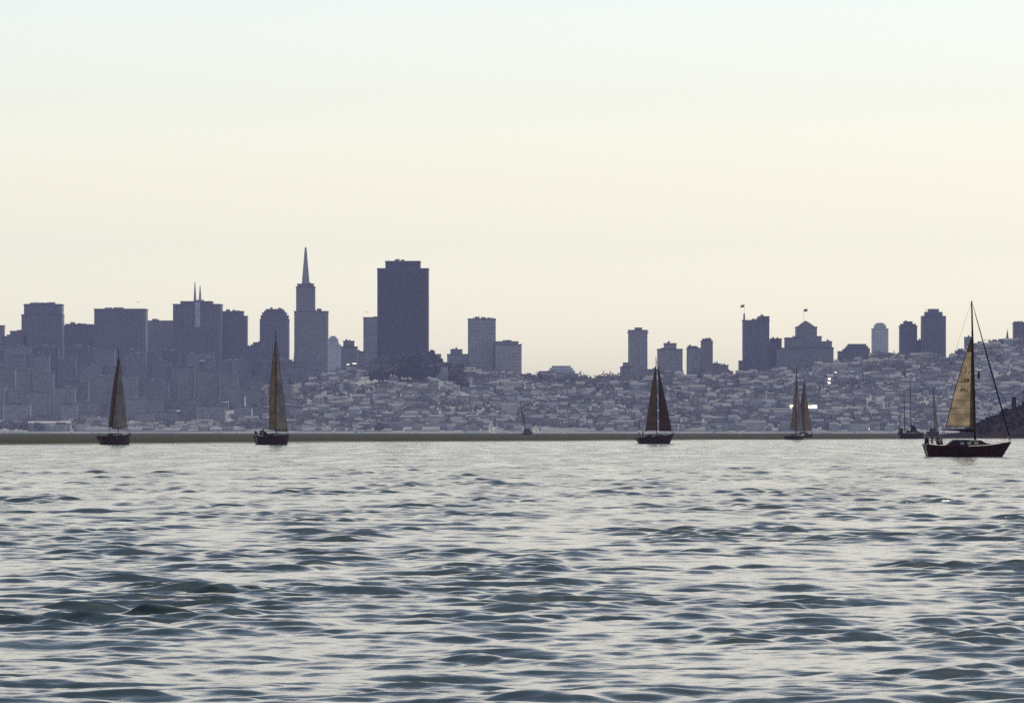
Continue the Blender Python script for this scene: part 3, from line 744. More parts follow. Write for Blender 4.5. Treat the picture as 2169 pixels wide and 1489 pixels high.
shed(1673.5, 1730, 857.5, 866, dist_for(1700, 872), 'long brilliant white building crossing behind the fourth pair of sails', HOUSE_WALLS[4], M['roof_white'], name='white_warehouse', cat='building', rise=0.9, ridge=5)
WF = [(180, 300, 903), (330, 420, 905), (445, 520, 902), (640, 700, 904), (730, 830, 906), (860, 930, 903), (1220, 1300, 906), (1440, 1530, 904), (1600, 1650, 906), (1760, 1830, 907)]
LAB = ['dim waterfront shed just left of the first sailboat', 'dim waterfront shed between the first two sailboats, nearer the first', 'dim waterfront shed just left of the second sailboat',
       'dim waterfront shed just right of the second sailboat', 'dim long waterfront shed below the wooded hill, left half', 'dim waterfront shed below the wooded hill, right half',
       'dim waterfront shed right of the small white sails', 'dim waterfront shed right of the third sailboat', 'dim waterfront shed left of the fourth pair of sails', 'dim waterfront shed right of the fourth pair of sails']
for i, (a, b, t) in enumerate(WF):
    shed(a, b, t, 917, 5705, LAB[i], HOUSE_WALLS[[1, 3, 5][i % 3]], HOUSE_ROOFS[i % 3])

# ------------------------------------------------------------------ trees
def tree_proto(name, h, w, seed, leafmat, lobes=9, per=70, ls=0.75):
    r = random.Random(seed)
    root = empty(name, (0, 0, -60))
    t = MB(); t.tube([(0, 0, -2), (.1, 0, h * .3), (.2, .1, h * .62)], [w * .045, w * .035, w * .015], 7)
    C = []
    for i in range(lobes):
        a = r.uniform(0, 6.28); q = r.uniform(.1, .36) * w
        c = (math.cos(a) * q, math.sin(a) * q, h * r.uniform(.35, .82)); C.append((c, r.uniform(.16, .27) * w))
        t.tube([(.1, 0, h * .3), (c[0] * .6, c[1] * .6, c[2] * .85), c], [w * .02, w * .014, w * .006], 5)
    t.build('trunk', M['bark'], root)
    m = MB()
    for c, rad in C:
        for k in range(per):
            d = Vector((r.gauss(0, 1), r.gauss(0, 1), r.gauss(0, .75))).normalized() * rad * r.uniform(.55, 1.15)
            p = Vector(c) + d; s = ls * r.uniform(.5, 1.2)
            u = Vector((r.gauss(0, 1), r.gauss(0, 1), r.gauss(0, 1))).normalized(); v = u.orthogonal().normalized()
            m.add([p - u * s - v * s * .6, p + u * s - v * s * .6, p + u * s * .7 + v * s * .6, p - u * s * .7 + v * s * .6], [(0, 1, 2, 3)])
    m.build('crown', leafmat, root)
    return root
tp = [tree_proto('broad_tree', 11, 12, i, M['leaf'], 10, 80, 1.0) for i in range(3)] + [tree_proto('pine_tree', 14, 9, 10 + i, M['leaf'], 9, 75, .9) for i in range(2)]
tused = [False] * len(tp)
def put_tree(x, y, z, sc, label, group, cat='tree', which=None):
    i = rr.randrange(len(tp)) if which is None else which
    if not tused[i]: o = tp[i]; tused[i] = True
    else: o = copy_tree(tp[i])
    o.location = (x, y, z); o.rotation_euler.z = rr.uniform(0, 6.28); o.scale = (sc, sc, sc * rr.uniform(.85, 1.2))
    tag(o, label, cat, group)
# wooded hill under the dark tower: crest follows the photo
crest = [(772, 790), (790, 775), (805, 762), (830, 752), (860, 742), (890, 738), (905, 740), (920, 748), (935, 760), (950, 772), (985, 785)]
for i in range(95):
    px = rr.uniform(775, 985); D = rr.uniform(6080, 6300)
    top = np.interp(px, [c[0] for c in crest], [c[1] for c in crest])
    x = PX(px, D); z = gz(x, D) - 1
    hgt = (PZ(top, D) - z)
    sc = min(max(hgt / 13.0 * (0.7 + 0.3 * (D - 6080) / 220), .8), 2.0)
    put_tree(x, D, z, sc * rr.uniform(.8, 1.0), 'dark tree in the wooded mass below the big dark tower', 'trees on the dark wooded hill')
for (a, b, n_, lo, hi, lab, grp) in [
    (1106, 1150, 9, .45, .8, 'dark tree on the low ridge gap right of the slab apartment block', 'trees in the ridge gap'),
    (1262, 1312, 8, .4, .7, 'dark tree on the ridge beside the shallow-domed block', 'trees by the shallow dome'),
    (2006, 2046, 9, .5, .8, 'tree on the ridge between the tall rounded tower and the mainsail', 'ridge trees left of the mainsail'),
    (2100, 2128, 6, .4, .6, 'tree on the right ridge near the church steeple', 'trees near the steeple'),
    (1540, 1575, 6, .4, .7, 'tree on the slope in the gap left of the flagged hotel', 'trees left of the flagged hotel'),
    (936, 990, 9, .6, .95, 'dark tree at the foot of the crenellated tower', 'trees under the crenellated tower'),
    (525, 620, 12, .7, 1.2, 'dark tree at the foot of the round-shouldered tower', 'trees by the round-shouldered tower')]:
    for i in range(n_):
        px = a + (b - a) * (i + rr.uniform(.1, .9)) / n_; D = rr.uniform(6270, 6310)
        x = PX(px, D); put_tree(x, D, gz(x, D) - 1.5, rr.uniform(lo, hi), lab, grp)
# tree clumps scattered through the hillside
tm = MB(); r2 = random.Random(21)
for i in range(6500):
    D = r2.uniform(5700, 6320); px = r2.uniform(-30, 2230)
    if px < 640 and D > 5860 and r2.random() < .8: continue
    x = PX(px, D); z = gz(x, D)
    if park(x, D) < r2.uniform(.15, .6) + .30 - .55 * (D - 5700) / 620. - .6 * ((D - 5700) / 620.) ** 4: continue  # crest belt of trees; clumps thin downhill so low slopes pale as in mist
    R = r2.uniform(2.5, 8)
    for k in range(26):
        d = Vector((r2.gauss(0, 1), r2.gauss(0, 1), abs(r2.gauss(0, 1)))).normalized() * R * r2.uniform(.4, 1.1)
        p = Vector((x, D, z + R * .6)) + d; s = r2.uniform(.6, 1.5)
        u_ = Vector((r2.gauss(0, 1), r2.gauss(0, 1), r2.gauss(0, 1))).normalized(); v_ = u_.orthogonal().normalized()
        tm.add([p - u_ * s - v_ * s * .6, p + u_ * s - v_ * s * .6, p + u_ * s * .7 + v_ * s * .6, p - u_ * s * .7 + v_ * s * .6], [(0, 1, 2, 3)])
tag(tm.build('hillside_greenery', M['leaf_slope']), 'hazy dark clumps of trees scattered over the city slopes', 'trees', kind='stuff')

# ------------------------------------------------------------------ dark headland at the right
HD = 2130.0
HX = [2022, 2024, 2027, 2050, 2066, 2072, 2082, 2092, 2104, 2114, 2127, 2140, 2156, 2169, 2200, 2260, 2330, 2420]
HY = [930, 922, 913, 911, 910, 903, 898, 897, 891, 885, 880, 872, 866, 861, 852, 845, 858, 930]
hx = np.linspace(2021, 2425, 220); n_y = 40
Xh = np.zeros((n_y, 220)); Yh = np.zeros_like(Xh); Zh = np.zeros_like(Xh)
hr = np.random.default_rng(3)
for j in range(n_y):
    v = j / (n_y - 1)                      # 0 shore facing us, 1 the back
    Yh[j] = HD - 4 + v * 130
    prof = min(1.0, v / 0.32) ** 0.55 if v < 0.5 else max(0.0, 1 - ((v - .5) / .5) ** 2.2)
    Xh[j] = (hx - CX) * K * HD
    top = PZ(np.interp(hx, HX, HY), HD) - 1.6
    Zh[j] = -1 + (top + 1) * prof + 0.45 * np.sin(hx * .33 + j) * np.sin(hx * .11 + j * 2.1) * (0.1 < v < .9) + hr.normal(0, .12, 220)
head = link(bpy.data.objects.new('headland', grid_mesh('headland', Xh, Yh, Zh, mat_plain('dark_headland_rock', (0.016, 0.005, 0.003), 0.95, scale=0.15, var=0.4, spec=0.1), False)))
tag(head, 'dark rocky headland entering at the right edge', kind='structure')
def head_z(px, v=.32): return PZ(float(np.interp(px, HX, HY)), HD) - 1.6
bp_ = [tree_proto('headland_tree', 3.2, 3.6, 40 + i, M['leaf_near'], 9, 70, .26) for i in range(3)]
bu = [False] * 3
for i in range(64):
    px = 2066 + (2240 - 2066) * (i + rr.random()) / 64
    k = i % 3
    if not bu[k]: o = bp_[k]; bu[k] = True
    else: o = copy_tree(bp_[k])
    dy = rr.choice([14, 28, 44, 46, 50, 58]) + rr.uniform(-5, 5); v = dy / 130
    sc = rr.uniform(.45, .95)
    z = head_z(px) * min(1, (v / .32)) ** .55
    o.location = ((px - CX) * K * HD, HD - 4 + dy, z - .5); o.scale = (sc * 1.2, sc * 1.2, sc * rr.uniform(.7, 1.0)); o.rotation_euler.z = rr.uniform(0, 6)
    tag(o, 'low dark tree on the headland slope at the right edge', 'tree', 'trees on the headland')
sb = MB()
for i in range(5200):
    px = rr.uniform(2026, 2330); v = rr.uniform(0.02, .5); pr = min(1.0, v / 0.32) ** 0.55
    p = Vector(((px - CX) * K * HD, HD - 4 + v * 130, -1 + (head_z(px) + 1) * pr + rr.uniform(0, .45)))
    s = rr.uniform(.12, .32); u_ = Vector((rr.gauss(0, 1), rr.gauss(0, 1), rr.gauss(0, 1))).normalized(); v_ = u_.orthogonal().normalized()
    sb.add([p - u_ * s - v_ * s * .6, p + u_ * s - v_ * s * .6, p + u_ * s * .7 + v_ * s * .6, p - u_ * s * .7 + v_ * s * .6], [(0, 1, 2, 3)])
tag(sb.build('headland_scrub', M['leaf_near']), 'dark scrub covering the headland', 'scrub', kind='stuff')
# square tower and lantern tower on the headland
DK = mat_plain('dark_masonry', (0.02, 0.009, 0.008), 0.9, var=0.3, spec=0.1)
def headland_buildings():
    s = K * (HD + 40); D = HD + 40
    x = PX(2148, D); z = head_z(2148) - 1.5
    r = empty('chimney_tower', (x, D, z), 0, 'dark square tower standing on the headland beside low sheds', 'tower')
    zt = PZ(841, D) - z
    MB().box(-4.6 * s, 4.6 * s, 0, 1.6, 0, zt - .25).build('shaft', DK, r)
    MB().box(-5.1 * s, 5.1 * s, -.1, 1.7, zt - .247, zt).build('cap', DK, r)
    x = PX(2139, D); z = head_z(2139) - 1.5
    r = empty('headland_shed', (x, D - 6, z), 0, 'low dark shed with overhanging roof at the foot of the square headland tower', 'shed')
    zt = PZ(869, D) - z
    MB().box(-6 * s, 6 * s, 0, 2.5, 0, zt - .5).build('wall', DK, r)
    MB().box(-9 * s, 7 * s, -.4, 2.9, zt - .497, zt, tx=2 * s, ty=.6).build('roof', DK, r)
    x = PX(2170, D); z = head_z(2170) - 1.5
    r = empty('lighthouse', (x, D, z), 0, 'dark lantern tower half cut by the right edge of the view', 'lighthouse')
    b1 = PZ(852, D) - z; b2 = PZ(841, D) - z; b3 = PZ(832, D) - z; b4 = PZ(826, D) - z
    MB().lathe(0, 0, [(6.2 * s, 0), (5.4 * s, b1)], 14).build('tower', DK, r)
    MB().lathe(0, 0, [(6.6 * s, b1 + .003), (6.6 * s, b1 + .35)], 14).build('gallery', DK, r)
    for k in range(8):
        a = k * math.pi / 4
        MB().tube([(4 * s * math.cos(a), 4 * s * math.sin(a), b1 + .35), (4 * s * math.cos(a), 4 * s * math.sin(a), b3)], .05, 5).build('post', DK, r)
    MB().lathe(0, 0, [(2.2 * s, b1 + .36), (2.2 * s, b3 - .01)], 10).build('lamp_room', M['port'], r)
    MB().lathe(0, 0, [(4.8 * s, b3), (3.6 * s, b3 + (b4 - b3) * .5), (.6 * s, b4)], 14).build('dome', DK, r)
headland_buildings()

# ------------------------------------------------------------------ people
def skin_obj(name, chains, mat, parent, sub=1):
    """chains: list of [(pos, radius), ...]; first point of later chains may be an index into all points"""
    vs, es, rs = [], [], []
    for ch in chains:
        prev = None
        for p in ch:
            if isinstance(p, int): prev = p; continue
            vs.append(p[0]); rs.append(p[1])
            if prev is not None: es.append((prev, len(vs) - 1))
            prev = len(vs) - 1
    me = bpy.data.meshes.new(name); me.from_pydata(vs, es, [])
    ob = bpy.data.objects.new(name, me); col.objects.link(ob)
    md = ob.modifiers.new('skin', 'SKIN'); md.use_smooth_shade = True
    if not me.skin_vertices: me.skin_vertices.new() if hasattr(me.skin_vertices, 'new') else None
    for i, r in enumerate(rs):
        q = me.skin_vertices[0].data[i]
        q.radius = (r, r) if not isinstance(r, tuple) else r
        q.use_root = (i == 0)
    sb_ = ob.modifiers.new('sub', 'SUBSURF'); sb_.levels = sub; sb_.render_levels = sub
    dg = bpy.context.evaluated_depsgraph_get()
    nm = bpy.data.meshes.new_from_object(ob.evaluated_get(dg), preserve_all_data_layers=False, depsgraph=dg)
    nm.name = name; nm.materials.clear(); nm.materials.append(mat)
    bpy.data.objects.remove(ob, do_unlink=True); bpy.data.meshes.remove(me)
    o = link(bpy.data.objects.new(name, nm), parent)
    return o

def person(loc, rz, pose, jacket, trousers, label, parent=None, hair='hair'):
    """facing local +x"""
    root = empty('person', loc, rz, label, 'person')
    J, T = M[jacket], M[trousers]
    if pose == 'stand':
        hip = 0.93; knees = [(0.06, sd * .11, .50) for sd in (-1, 1)]; ank = [(-.02, sd * .13, .09) for sd in (-1, 1)]
    else:
        hip = 0.50; knees = [(0.42, sd * .13, .52) for sd in (-1, 1)]; ank = [(.44, sd * .13, .09) for sd in (-1, 1)]
    sh = hip + .47
    P_ = lambda x, y, z: (x, y, z)
    # body: root pelvis
    ch = [[(P_(0, 0, hip), .14), (P_(.01, 0, hip + .22), .12), (P_(0, 0, sh - .04), .13), (P_(0, 0, sh + .07), .055), (P_(.02, 0, sh + .17), .075), (P_(.03, 0, sh + .25), .09), (P_(.02, 0, sh + .33), .06)]]
    # nose
    n0 = 5
    ch.append([n0, (P_(.125, 0, sh + .215), .016)])
    cnt = 8
    for i, sd in enumerate((-1, 1)):
        ch.append([0, (P_(0, sd * .10, hip - .06), .09), (P_(*knees[i]), .06), (P_(*ank[i]), .04), (P_(ank[i][0] + .16, ank[i][1], .04), .035)])
        cnt += 4
    arms = []
    for sd in (-1, 1):
        e = (.10, sd * .27, sh - .28); w = (.32, sd * .20, sh - .30 if pose == 'stand' else sh - .34)
        arms.append((e, w))
        base = cnt
        ch.append([2, (P_(0, sd * .18, sh - .02), .06), (P_(*e), .042), (P_(*w), .03), (P_(w[0] + .08, w[1], w[2] - .01), .034)])
        palm = base + 3; cnt += 4
        for fi, ln in enumerate((.065, .08, .074, .055)):
            oy = (fi - 1.5) * .022
            ch.append([palm, (P_(w[0] + .12, w[1] + oy, w[2] - .015), .010), (P_(w[0] + .12 + ln * .6, w[1] + oy, w[2] - .035), .009), (P_(w[0] + .12 + ln * .7, w[1] + oy, w[2] - .065), .008)])
            cnt += 3
        ch.append([palm, (P_(w[0] + .07, w[1] - sd * .045, w[2] - .02), .011), (P_(w[0] + .11, w[1] - sd * .06, w[2] - .04), .009)]); cnt += 2
    skin_obj('body', ch, M['skin'], root)
    jc = [[(P_(0, 0, hip + .02), .165), (P_(.01, 0, hip + .24), .15), (P_(0, 0, sh - .03), .155), (P_(0, 0, sh + .05), .07)]]
    for i, sd in enumerate((-1, 1)):
        e, w = arms[i]
        jc.append([2, (P_(0, sd * .19, sh - .02), .082), (P_(*e), .062), (P_(w[0] - .03, w[1], w[2]), .047)])
    skin_obj('jacket', jc, J, root)
    tc = [[(P_(0, 0, hip + .02), .158)]]
    for i, sd in enumerate((-1, 1)):
        k, a = knees[i], ank[i]
        tc.append([0, (P_(0, sd * .11, hip - .07), .108), (P_(*k), .08), (P_(a[0], a[1], a[2] + .04), .06)])
    skin_obj('trousers', tc, T, root)
    hb = MB(); hb.ell((.005, 0, sh + .275), (.105, .095, .095), 12, 8)
    hb.build('hair', M[hair], root, True)
    return root

# ------------------------------------------------------------------ sailboats
class Boat:
    """local frame: x along the boat (bow +x), y to port/away, z up; origin at the mast foot on the water"""
    def __init__(s, name, label, D, mast_px, wl_px, th, hullmat='hull', group='sailboats under way'):
        s.D = D; s.c = math.cos(th); s.px0 = mast_px; s.kd = K * D; s.th = th; s.wl = wl_px
        s.root = empty(name, (PX(mast_px, D), D, 0), th, label, 'sailboat', group)
        s.hm = M[hullmat]
    def X(s, px): return (px - s.px0) * s.kd / s.c
    def Z(s, py): return PZ(py, s.D)
    def hull(s, st, bow, wst, wbow, ysheer_st, ysheer_mid, ysheer_bow, beam, deck='deck'):
        n = 26; lv = 9
        xd0, xd1, xw0, xw1 = s.X(st), s.X(bow), s.X(wst), s.X(wbow)
        z0, zm, z1 = s.Z(ysheer_st), s.Z(ysheer_mid), s.Z(ysheer_bow)
        s.sheer = lambda t: z0 * (1 - t) * (1 - 2 * t) + zm * 4 * t * (1 - t) + z1 * t * (2 * t - 1)
        def bw(t): return beam / 2 * ((0.66 + 0.34 * math.sin(min(t / .45, 1) * math.pi / 2)) if t < .45 else max(0.012, math.cos((t - .45) / .55 * math.pi / 2) ** .72))
        s.bw = bw; s.xd = lambda t: xd0 + (xd1 - xd0) * t
        vs, fs = [], []
        for i in range(n):
            t = i / (n - 1)
            for sd in (1,):
                ring = []
                for j in range(2 * lv - 1):
                    h = abs(j - (lv - 1)) / (lv - 1); side = -1 if j < lv - 1 else 1
                    z = -0.45 + (s.sheer(t) + .45) * h
                    q = (z + .0) / max(s.sheer(t), .1); q = max(q, -.2)
                    x = (xw0 + (xw1 - xw0) * t) * (1 - q) + s.xd(t) * q
                    y = side * bw(t) * (0.0 if h == 0 else (0.35 + 0.65 * h ** .8) if t < .93 else h ** .8)
                    ring.append((x, y, z))
                vs += ring
        m = 2 * lv - 1
        for i in range(n - 1):
            for j in range(m - 1): fs.append((i * m + j, i * m + j + 1, (i + 1) * m + j + 1, (i + 1) * m + j))
        fs.append(tuple(range(m)))
        fs.append(tuple((n - 1) * m + j for j in range(m - 1, -1, -1)))
        MB().add(vs, fs).build('hull', s.hm, s.root, True)
        # deck a little under the sheer
        dv, df = [], []
        for i in range(n):
            t = i / (n - 1)
            for q in (-1, -.5, 0, .5, 1): dv.append((s.xd(t), bw(t) * q * .985, s.sheer(t) - .05 + .06 * (1 - q * q)))
        for i in range(n - 1):
            for j in range(4): df.append((i * 5 + j, (i + 1) * 5 + j, (i + 1) * 5 + j + 1, i * 5 + j + 1))
        s.deck = MB().add(dv, df).build('deck', M[deck], s.root, True)
        for sd in (-1, 1):
            MB().tube([(s.xd(i / 20), sd * bw(i / 20) * .99, s.sheer(i / 20) + .02) for i in range(21)], .035, 5).build('toe_rail', s.hm, s.root)
        s.beam = beam
        # rudder and keel under water
        MB().box(xw0 + .2, xw0 + .7, -.04, .04, -1.5, .1).build('rudder', s.hm, s.root)
    def tx(s, px):  # fraction along the deck
        return (s.X(px) - s.xd(0)) / (s.xd(1) - s.xd(0))
    def cabin(s, a, b, top, ramp=3.0, mat='cabin', ports=True, wf=.55):
        x0, x1 = s.X(a), s.X(b); n = 12
        vs, fs = [], []
        for i in range(n):
            t = i / (n - 1); x = x0 + (x1 - x0) * t; T = (x - s.xd(0)) / (s.xd(1) - s.xd(0)); w = s.bw(T) * wf
            zb = s.sheer(T) - .1; zt = zb + .1 + (s.Z(top) - s.sheer(T)) * min(1, t * ramp + .1, (1 - t) * ramp * .8 + .15)
            vs += [(x, -w, zb), (x, -w * .88, zt - .05), (x, -w * .6, zt), (x, w * .6, zt), (x, w * .88, zt - .05), (x, w, zb)]
        for i in range(n - 1):
            for j in range(5): fs.append((i * 6 + j, i * 6 + j + 1, (i + 1) * 6 + j + 1, (i + 1) * 6 + j))
        fs += [(0, 5, 4, 3, 2, 1), tuple((n - 1) * 6 + j for j in range(6))]
        c = MB().add(vs, fs).build('cabin', M[mat], s.root)
        if ports:
            for k in range(3):
                t = .35 + .17 * k; x = x0 + (x1 - x0) * t; T = (x - s.xd(0)) / (s.xd(1) - s.xd(0)); w = s.bw(T) * wf; zb = s.sheer(T)
                zt = s.Z(top)
                for sd in (-1, 1):
                    MB().box(x - .22, x + .22, sd * w * .97 - .03, sd * w * .97 + .03, zb + (zt - zb) * .3, zb + (zt - zb) * .62).build('window', M['port'], c)
        return c
    def mast(s, top_px, top_py, foot_py, w=.16, px=None, name='mast'):
        b = s.px0 if px is None else px
        p0 = (s.X(b), 0, s.Z(foot_py)); p1 = (s.X(top_px), 0, s.Z(top_py))
        n = 8
        pts = [tuple(p0[k] + (p1[k] - p0[k]) * i / n for k in range(3)) for i in range(n + 1)]
        m = MB().tube(pts, [w / 2 * (1 - .35 * (i / n) ** 2) for i in range(n + 1)], 8).build(name, M['spar'], s.root, True)
        for f in (.48, .72) if (p1[2] > 8) else (.6,):
            q = [p0[k] + (p1[k] - p0[k]) * f for k in range(3)]; hw = .085 * (p1[2] - p0[2]) * .62
            MB().tube([(q[0] - .1, -hw, q[2]), (q[0], 0, q[2] + .05), (q[0] - .1, hw, q[2])], .03, 5).build('spreader', M['spar'], m)
        return p0, p1
    def wire(s, a, b, r=.012, name='stay', mat='wire'):
        return MB().tube([a, b], r, 5).build(name, M[mat], s.root)
    def shrouds(s, p0, p1, w=None):
        T = (p0[0] - s.xd(0)) / (s.xd(1) - s.xd(0)); hb = s.bw(max(0, min(1, T))) * .92
        z = s.sheer(max(0, min(1, T)))
        for sd in (-1, 1): s.wire((p0[0] - .2, sd * hb, z), (p1[0], 0, p1[2] * .97), name='shroud')
    def boom(s, a, b, ya, yb, w=.13, mat='spar'):
        return MB().tube([(s.X(a), 0, s.Z(ya)), (s.X((a + b) / 2), 0, s.Z((ya + yb) / 2)), (s.X(b), 0, s.Z(yb))], [w * .45, w * .5, w * .42], 8).build('boom', M[mat], s.root, True)
    def sail(s, name, tack, head, clew, mat, camber=.08, roach=.0, yoff=0.0, side=1, edge=True, hollow=0.0, battens=0):
        """corners as photo pixels; real cambered surface in the boat's centre plane"""
        T = Vector((s.X(tack[0]), 0, s.Z(tack[1]))); H = Vector((s.X(head[0]), 0, s.Z(head[1]))); C = Vector((s.X(clew[0]), 0, s.Z(clew[1])))
        nu, nv = 14, 28
        def pt(u, v):
            l = T.lerp(H, v); e = C.lerp(H, v); ch = (e - l); e = e + (ch.normalized() if ch.length > 1e-6 else Vector()) * (roach * math.sin(math.pi * v) * (C - T).length)
            e.z += 0
            p = l.lerp(e, u); c = (e - l).length
            return Vector((p.x, yoff + side * camber * c * 4 * u * (1 - u) * (1 - .35 * u) + side * .10 * c * u * v, p.z - hollow * math.sin(math.pi * u) * (1 - v) * .25))
        s.pt = pt
        vs = [pt(i / nu, j / nv * .985) for j in range(nv + 1) for i in range(nu + 1)]
        fs = [(j * (nu + 1) + i, j * (nu + 1) + i + 1, (j + 1) * (nu + 1) + i + 1, (j + 1) * (nu + 1) + i) for j in range(nv) for i in range(nu)]
        o = MB().add(vs, fs).build(name, M[mat], s.root, True)
        sol = o.modifiers.new('cloth', 'SOLIDIFY'); sol.thickness = 0.012
        if edge:
            MB().tube([pt(1, j / nv * .985) for j in range(nv + 1)], .05 * max(1, s.D / 1100) * .8, 5).build('leech_tape', M['sail_edge'], o)
            MB().tube([pt(0.02, j / nv * .985) for j in range(nv + 1)], .05 * max(1, s.D / 1100) * .8, 5).build('luff_tape', M['sail_edge'], o)
        for k in range(battens):
            v = .18 + .64 * k / max(1, battens - 1)
            MB().tube([pt(u_ / 6, v) + Vector((0, -.02, 0)) for u_ in range(1, 7)], .035, 5).build('batten', M['sail_edge'], o)
        return o, pt
    def pulpits(s, a, b, h=.62):
        for sd in (-1, 1):
            pts = []
            for i in range(9):
                t = .03 + .94 * i / 8
                x = s.xd(t); y = sd * s.bw(t) * .95; z = s.sheer(t)
                MB().tube([(x, y, z - .05), (x, y, z + h)], .018, 5).build('stanchion', M['rail'], s.root)
                pts.append((x, y, z + h))
            MB().tube(pts, .014, 5).build('lifeline', M['rail'], s.root)
        x = s.xd(.985); z = s.sheer(1)
        MB().tube([(s.xd(.9), -s.bw(.9) * .9, z), (s.xd(.93), -s.bw(.93), z + h), (x + .1, 0, z + h + .05), (s.xd(.93), s.bw(.93), z + h), (s.xd(.9), s.bw(.9) * .9, z)], .025, 6).build('pulpit', M['rail'], s.root)
        x = s.xd(.01); z = s.sheer(0); w = s.bw(0) * .9
        MB().tube([(x + .8, -w, z), (x + .1, -w, z + h), (x, 0, z + h), (x + .1, w, z + h), (x + .8, w, z)], .025, 6).build('pushpit', M['rail'], s.root)
    def dodger(s, a, b, top, mat='navy'):
        x0, x1 = s.X(a), s.X(b); T = (x0 - s.xd(0)) / (s.xd(1) - s.xd(0)); zb = s.sheer(T); zt = s.Z(top); w = s.bw(T) * .6
        vs, fs = [], []
        for i, (fx, fz) in enumerate(((0, 1), (.35, 1), (.7, .85), (1, .25))):
            for j in range(9):
                a_ = math.pi * j / 8; vs.append((x0 + (x1 - x0) * fx, -w * math.cos(a_), zb + (zt - zb) * fz * (.35 + .65 * math.sin(a_) ** .6) if 0 < j < 8 else zb))
        for i in range(3):
            for j in range(8): fs.append((i * 9 + j, i * 9 + j + 1, (i + 1) * 9 + j + 1, (i + 1) * 9 + j))
        o = MB().add(vs, fs).build('spray_hood', M[mat], s.root, True)
        sol = o.modifiers.new('cloth', 'SOLIDIFY'); sol.thickness = .03
    def wpos(s, px, y, z):
        x = s.X(px); return (s.root.location[0] + x * s.c - y * math.sin(s.th), s.root.location[1] + x * math.sin(s.th) + y * s.c, z)

def wl_dist(py): return CH / ((py - HOR) * K)

# --- 1: big boat at the right
D1 = wl_dist(968)
b = Boat('sailboat', 'largest nearest sailboat at right, tan mainsail numbered 109, crew in the cockpit', D1, 2066, 968, math.radians(8))
b.hull(1956, 2143.5, 1963, 2124, 940.5, 945, 936, 3.1)
b.cabin(2003, 2092, 931, 5.5, wf=.58)
b.cabin(2075, 2100, 938, 4, mat='deck_teak', ports=False, wf=.4)
p0, p1 = b.mast(2058, 638, 941, .27)
b.shrouds(p0, p1)
b.boom(2066, 1995, 909, 910.5, .16)
cov = MB().tube([(b.X(2066), 0.0, b.Z(911)), (b.X(2045), 0.0, b.Z(911.5)), (b.X(2026), 0.0, b.Z(911)), (b.X(2012), 0, b.Z(910.4))], [.17, .15, .10, .03], 8).build('boom_bag', M['cover'], b.root, True)
ms, pt = b.sail('mainsail', (2063.5, 905), (2057.5, 716), (2003, 905), 'sail_tan', camber=.07, roach=.05, hollow=.0)
# dark reinforcement along mast: luff panel
lp = MB(); vv = [pt(u_, j / 28 * .985) + Vector((0, -.03, 0)) for j in range(29) for u_ in (0, .07, .15)]
lp.add(vv, [(j * 3 + i, j * 3 + i + 1, (j + 1) * 3 + i + 1, (j + 1) * 3 + i) for j in range(28) for i in range(2)]).build('luff_panel', M['sail_brown'], ms)
hp = MB(); vv = [pt(i / 6, .84 + .145 * j / 6) + Vector((0, -.035, 0)) for j in range(7) for i in range(7)]
hp.add(vv, [(j * 7 + i, j * 7 + i + 1, (j + 1) * 7 + i + 1, (j + 1) * 7 + i) for j in range(6) for i in range(6)]).build('head_patch', M['sail_brown'], ms)
for v0 in (.68, .52, .22):
    MB().tube([pt(i / 10, v0 - .012 * i / 10) + Vector((0, -.035, 0)) for i in range(5 if v0 != .52 else 2, 11)], .03, 5).build('batten_pocket', M['sail_edge'], ms)
def sail_text(txt, pxc, pyc, hpx, mirror, name, mat='ink'):
    cu = bpy.data.curves.new('t', 'FONT'); cu.body = txt; cu.size = 1; cu.align_x = 'CENTER'; cu.align_y = 'CENTER'; cu.offset = .02
    to = bpy.data.objects.new('t', cu); col.objects.link(to)
    dg = bpy.context.evaluated_depsgraph_get(); me = bpy.data.meshes.new_from_object(to.evaluated_get(dg))
    bpy.data.objects.remove(to, do_unlink=True); bpy.data.curves.remove(cu)
    sz = hpx * b.kd / .7
    T = Vector((b.X(2063.5), 0, b.Z(905))); H = Vector((b.X(2057.5), 0, b.Z(716))); C = Vector((b.X(2003), 0, b.Z(905)))
    for v in me.vertices:
        x = b.X(pxc) + v.co.x * sz * (-1 if mirror else 1); z = b.Z(pyc) + v.co.y * sz
        vv_ = (z - T.z) / (H.z - T.z); l = T.lerp(H, vv_).x; e = pt(1, vv_).x
        u_ = (x - l) / (e - l); y = pt(u_, vv_).y
        v.co = (x, y - .03, z)
    me.name = name; me.materials.append(M[mat])
    link(bpy.data.objects.new(name, me), ms)
sail_text('109', 2044, 806.5, 9, False, 'sail_number')
sail_text('J', 2046, 784, 7, False, 'sail_letter')
sail_text('/', 2052.5, 790, 7, False, 'sail_mark')
sail_text('109', 2043, 826.5, 8, True, 'sail_number')
# furled headsail on the forestay
fs0 = (b.X(2143) - .05, 0, b.Z(935)); fs1 = (b.X(2060.5), 0, b.Z(646))
pts = [tuple(fs0[k] + (fs1[k] - fs0[k]) * t for k in range(3)) for t in (0, .03, .1, .3, .6, .9, 1)]
MB().tube(pts, [.02, .075, .095, .09, .08, .05, .02], 7).build('furled_jib', M['navy'], b.root, True)
b.wire((b.xd(0) + .1, 0, b.sheer(0)), p1, .012, 'backstay')
b.wire((b.X(1999), 0, b.Z(910)), (b.X(2004), -.3, b.Z(941)), .012, 'mainsheet')
b.pulpits(0, 1)
MB().tube([(b.X(1992), 0, b.Z(911)), (b.X(1999), 0, b.Z(892))], .02, 5).build('boom_antenna', M['rail'], b.root)
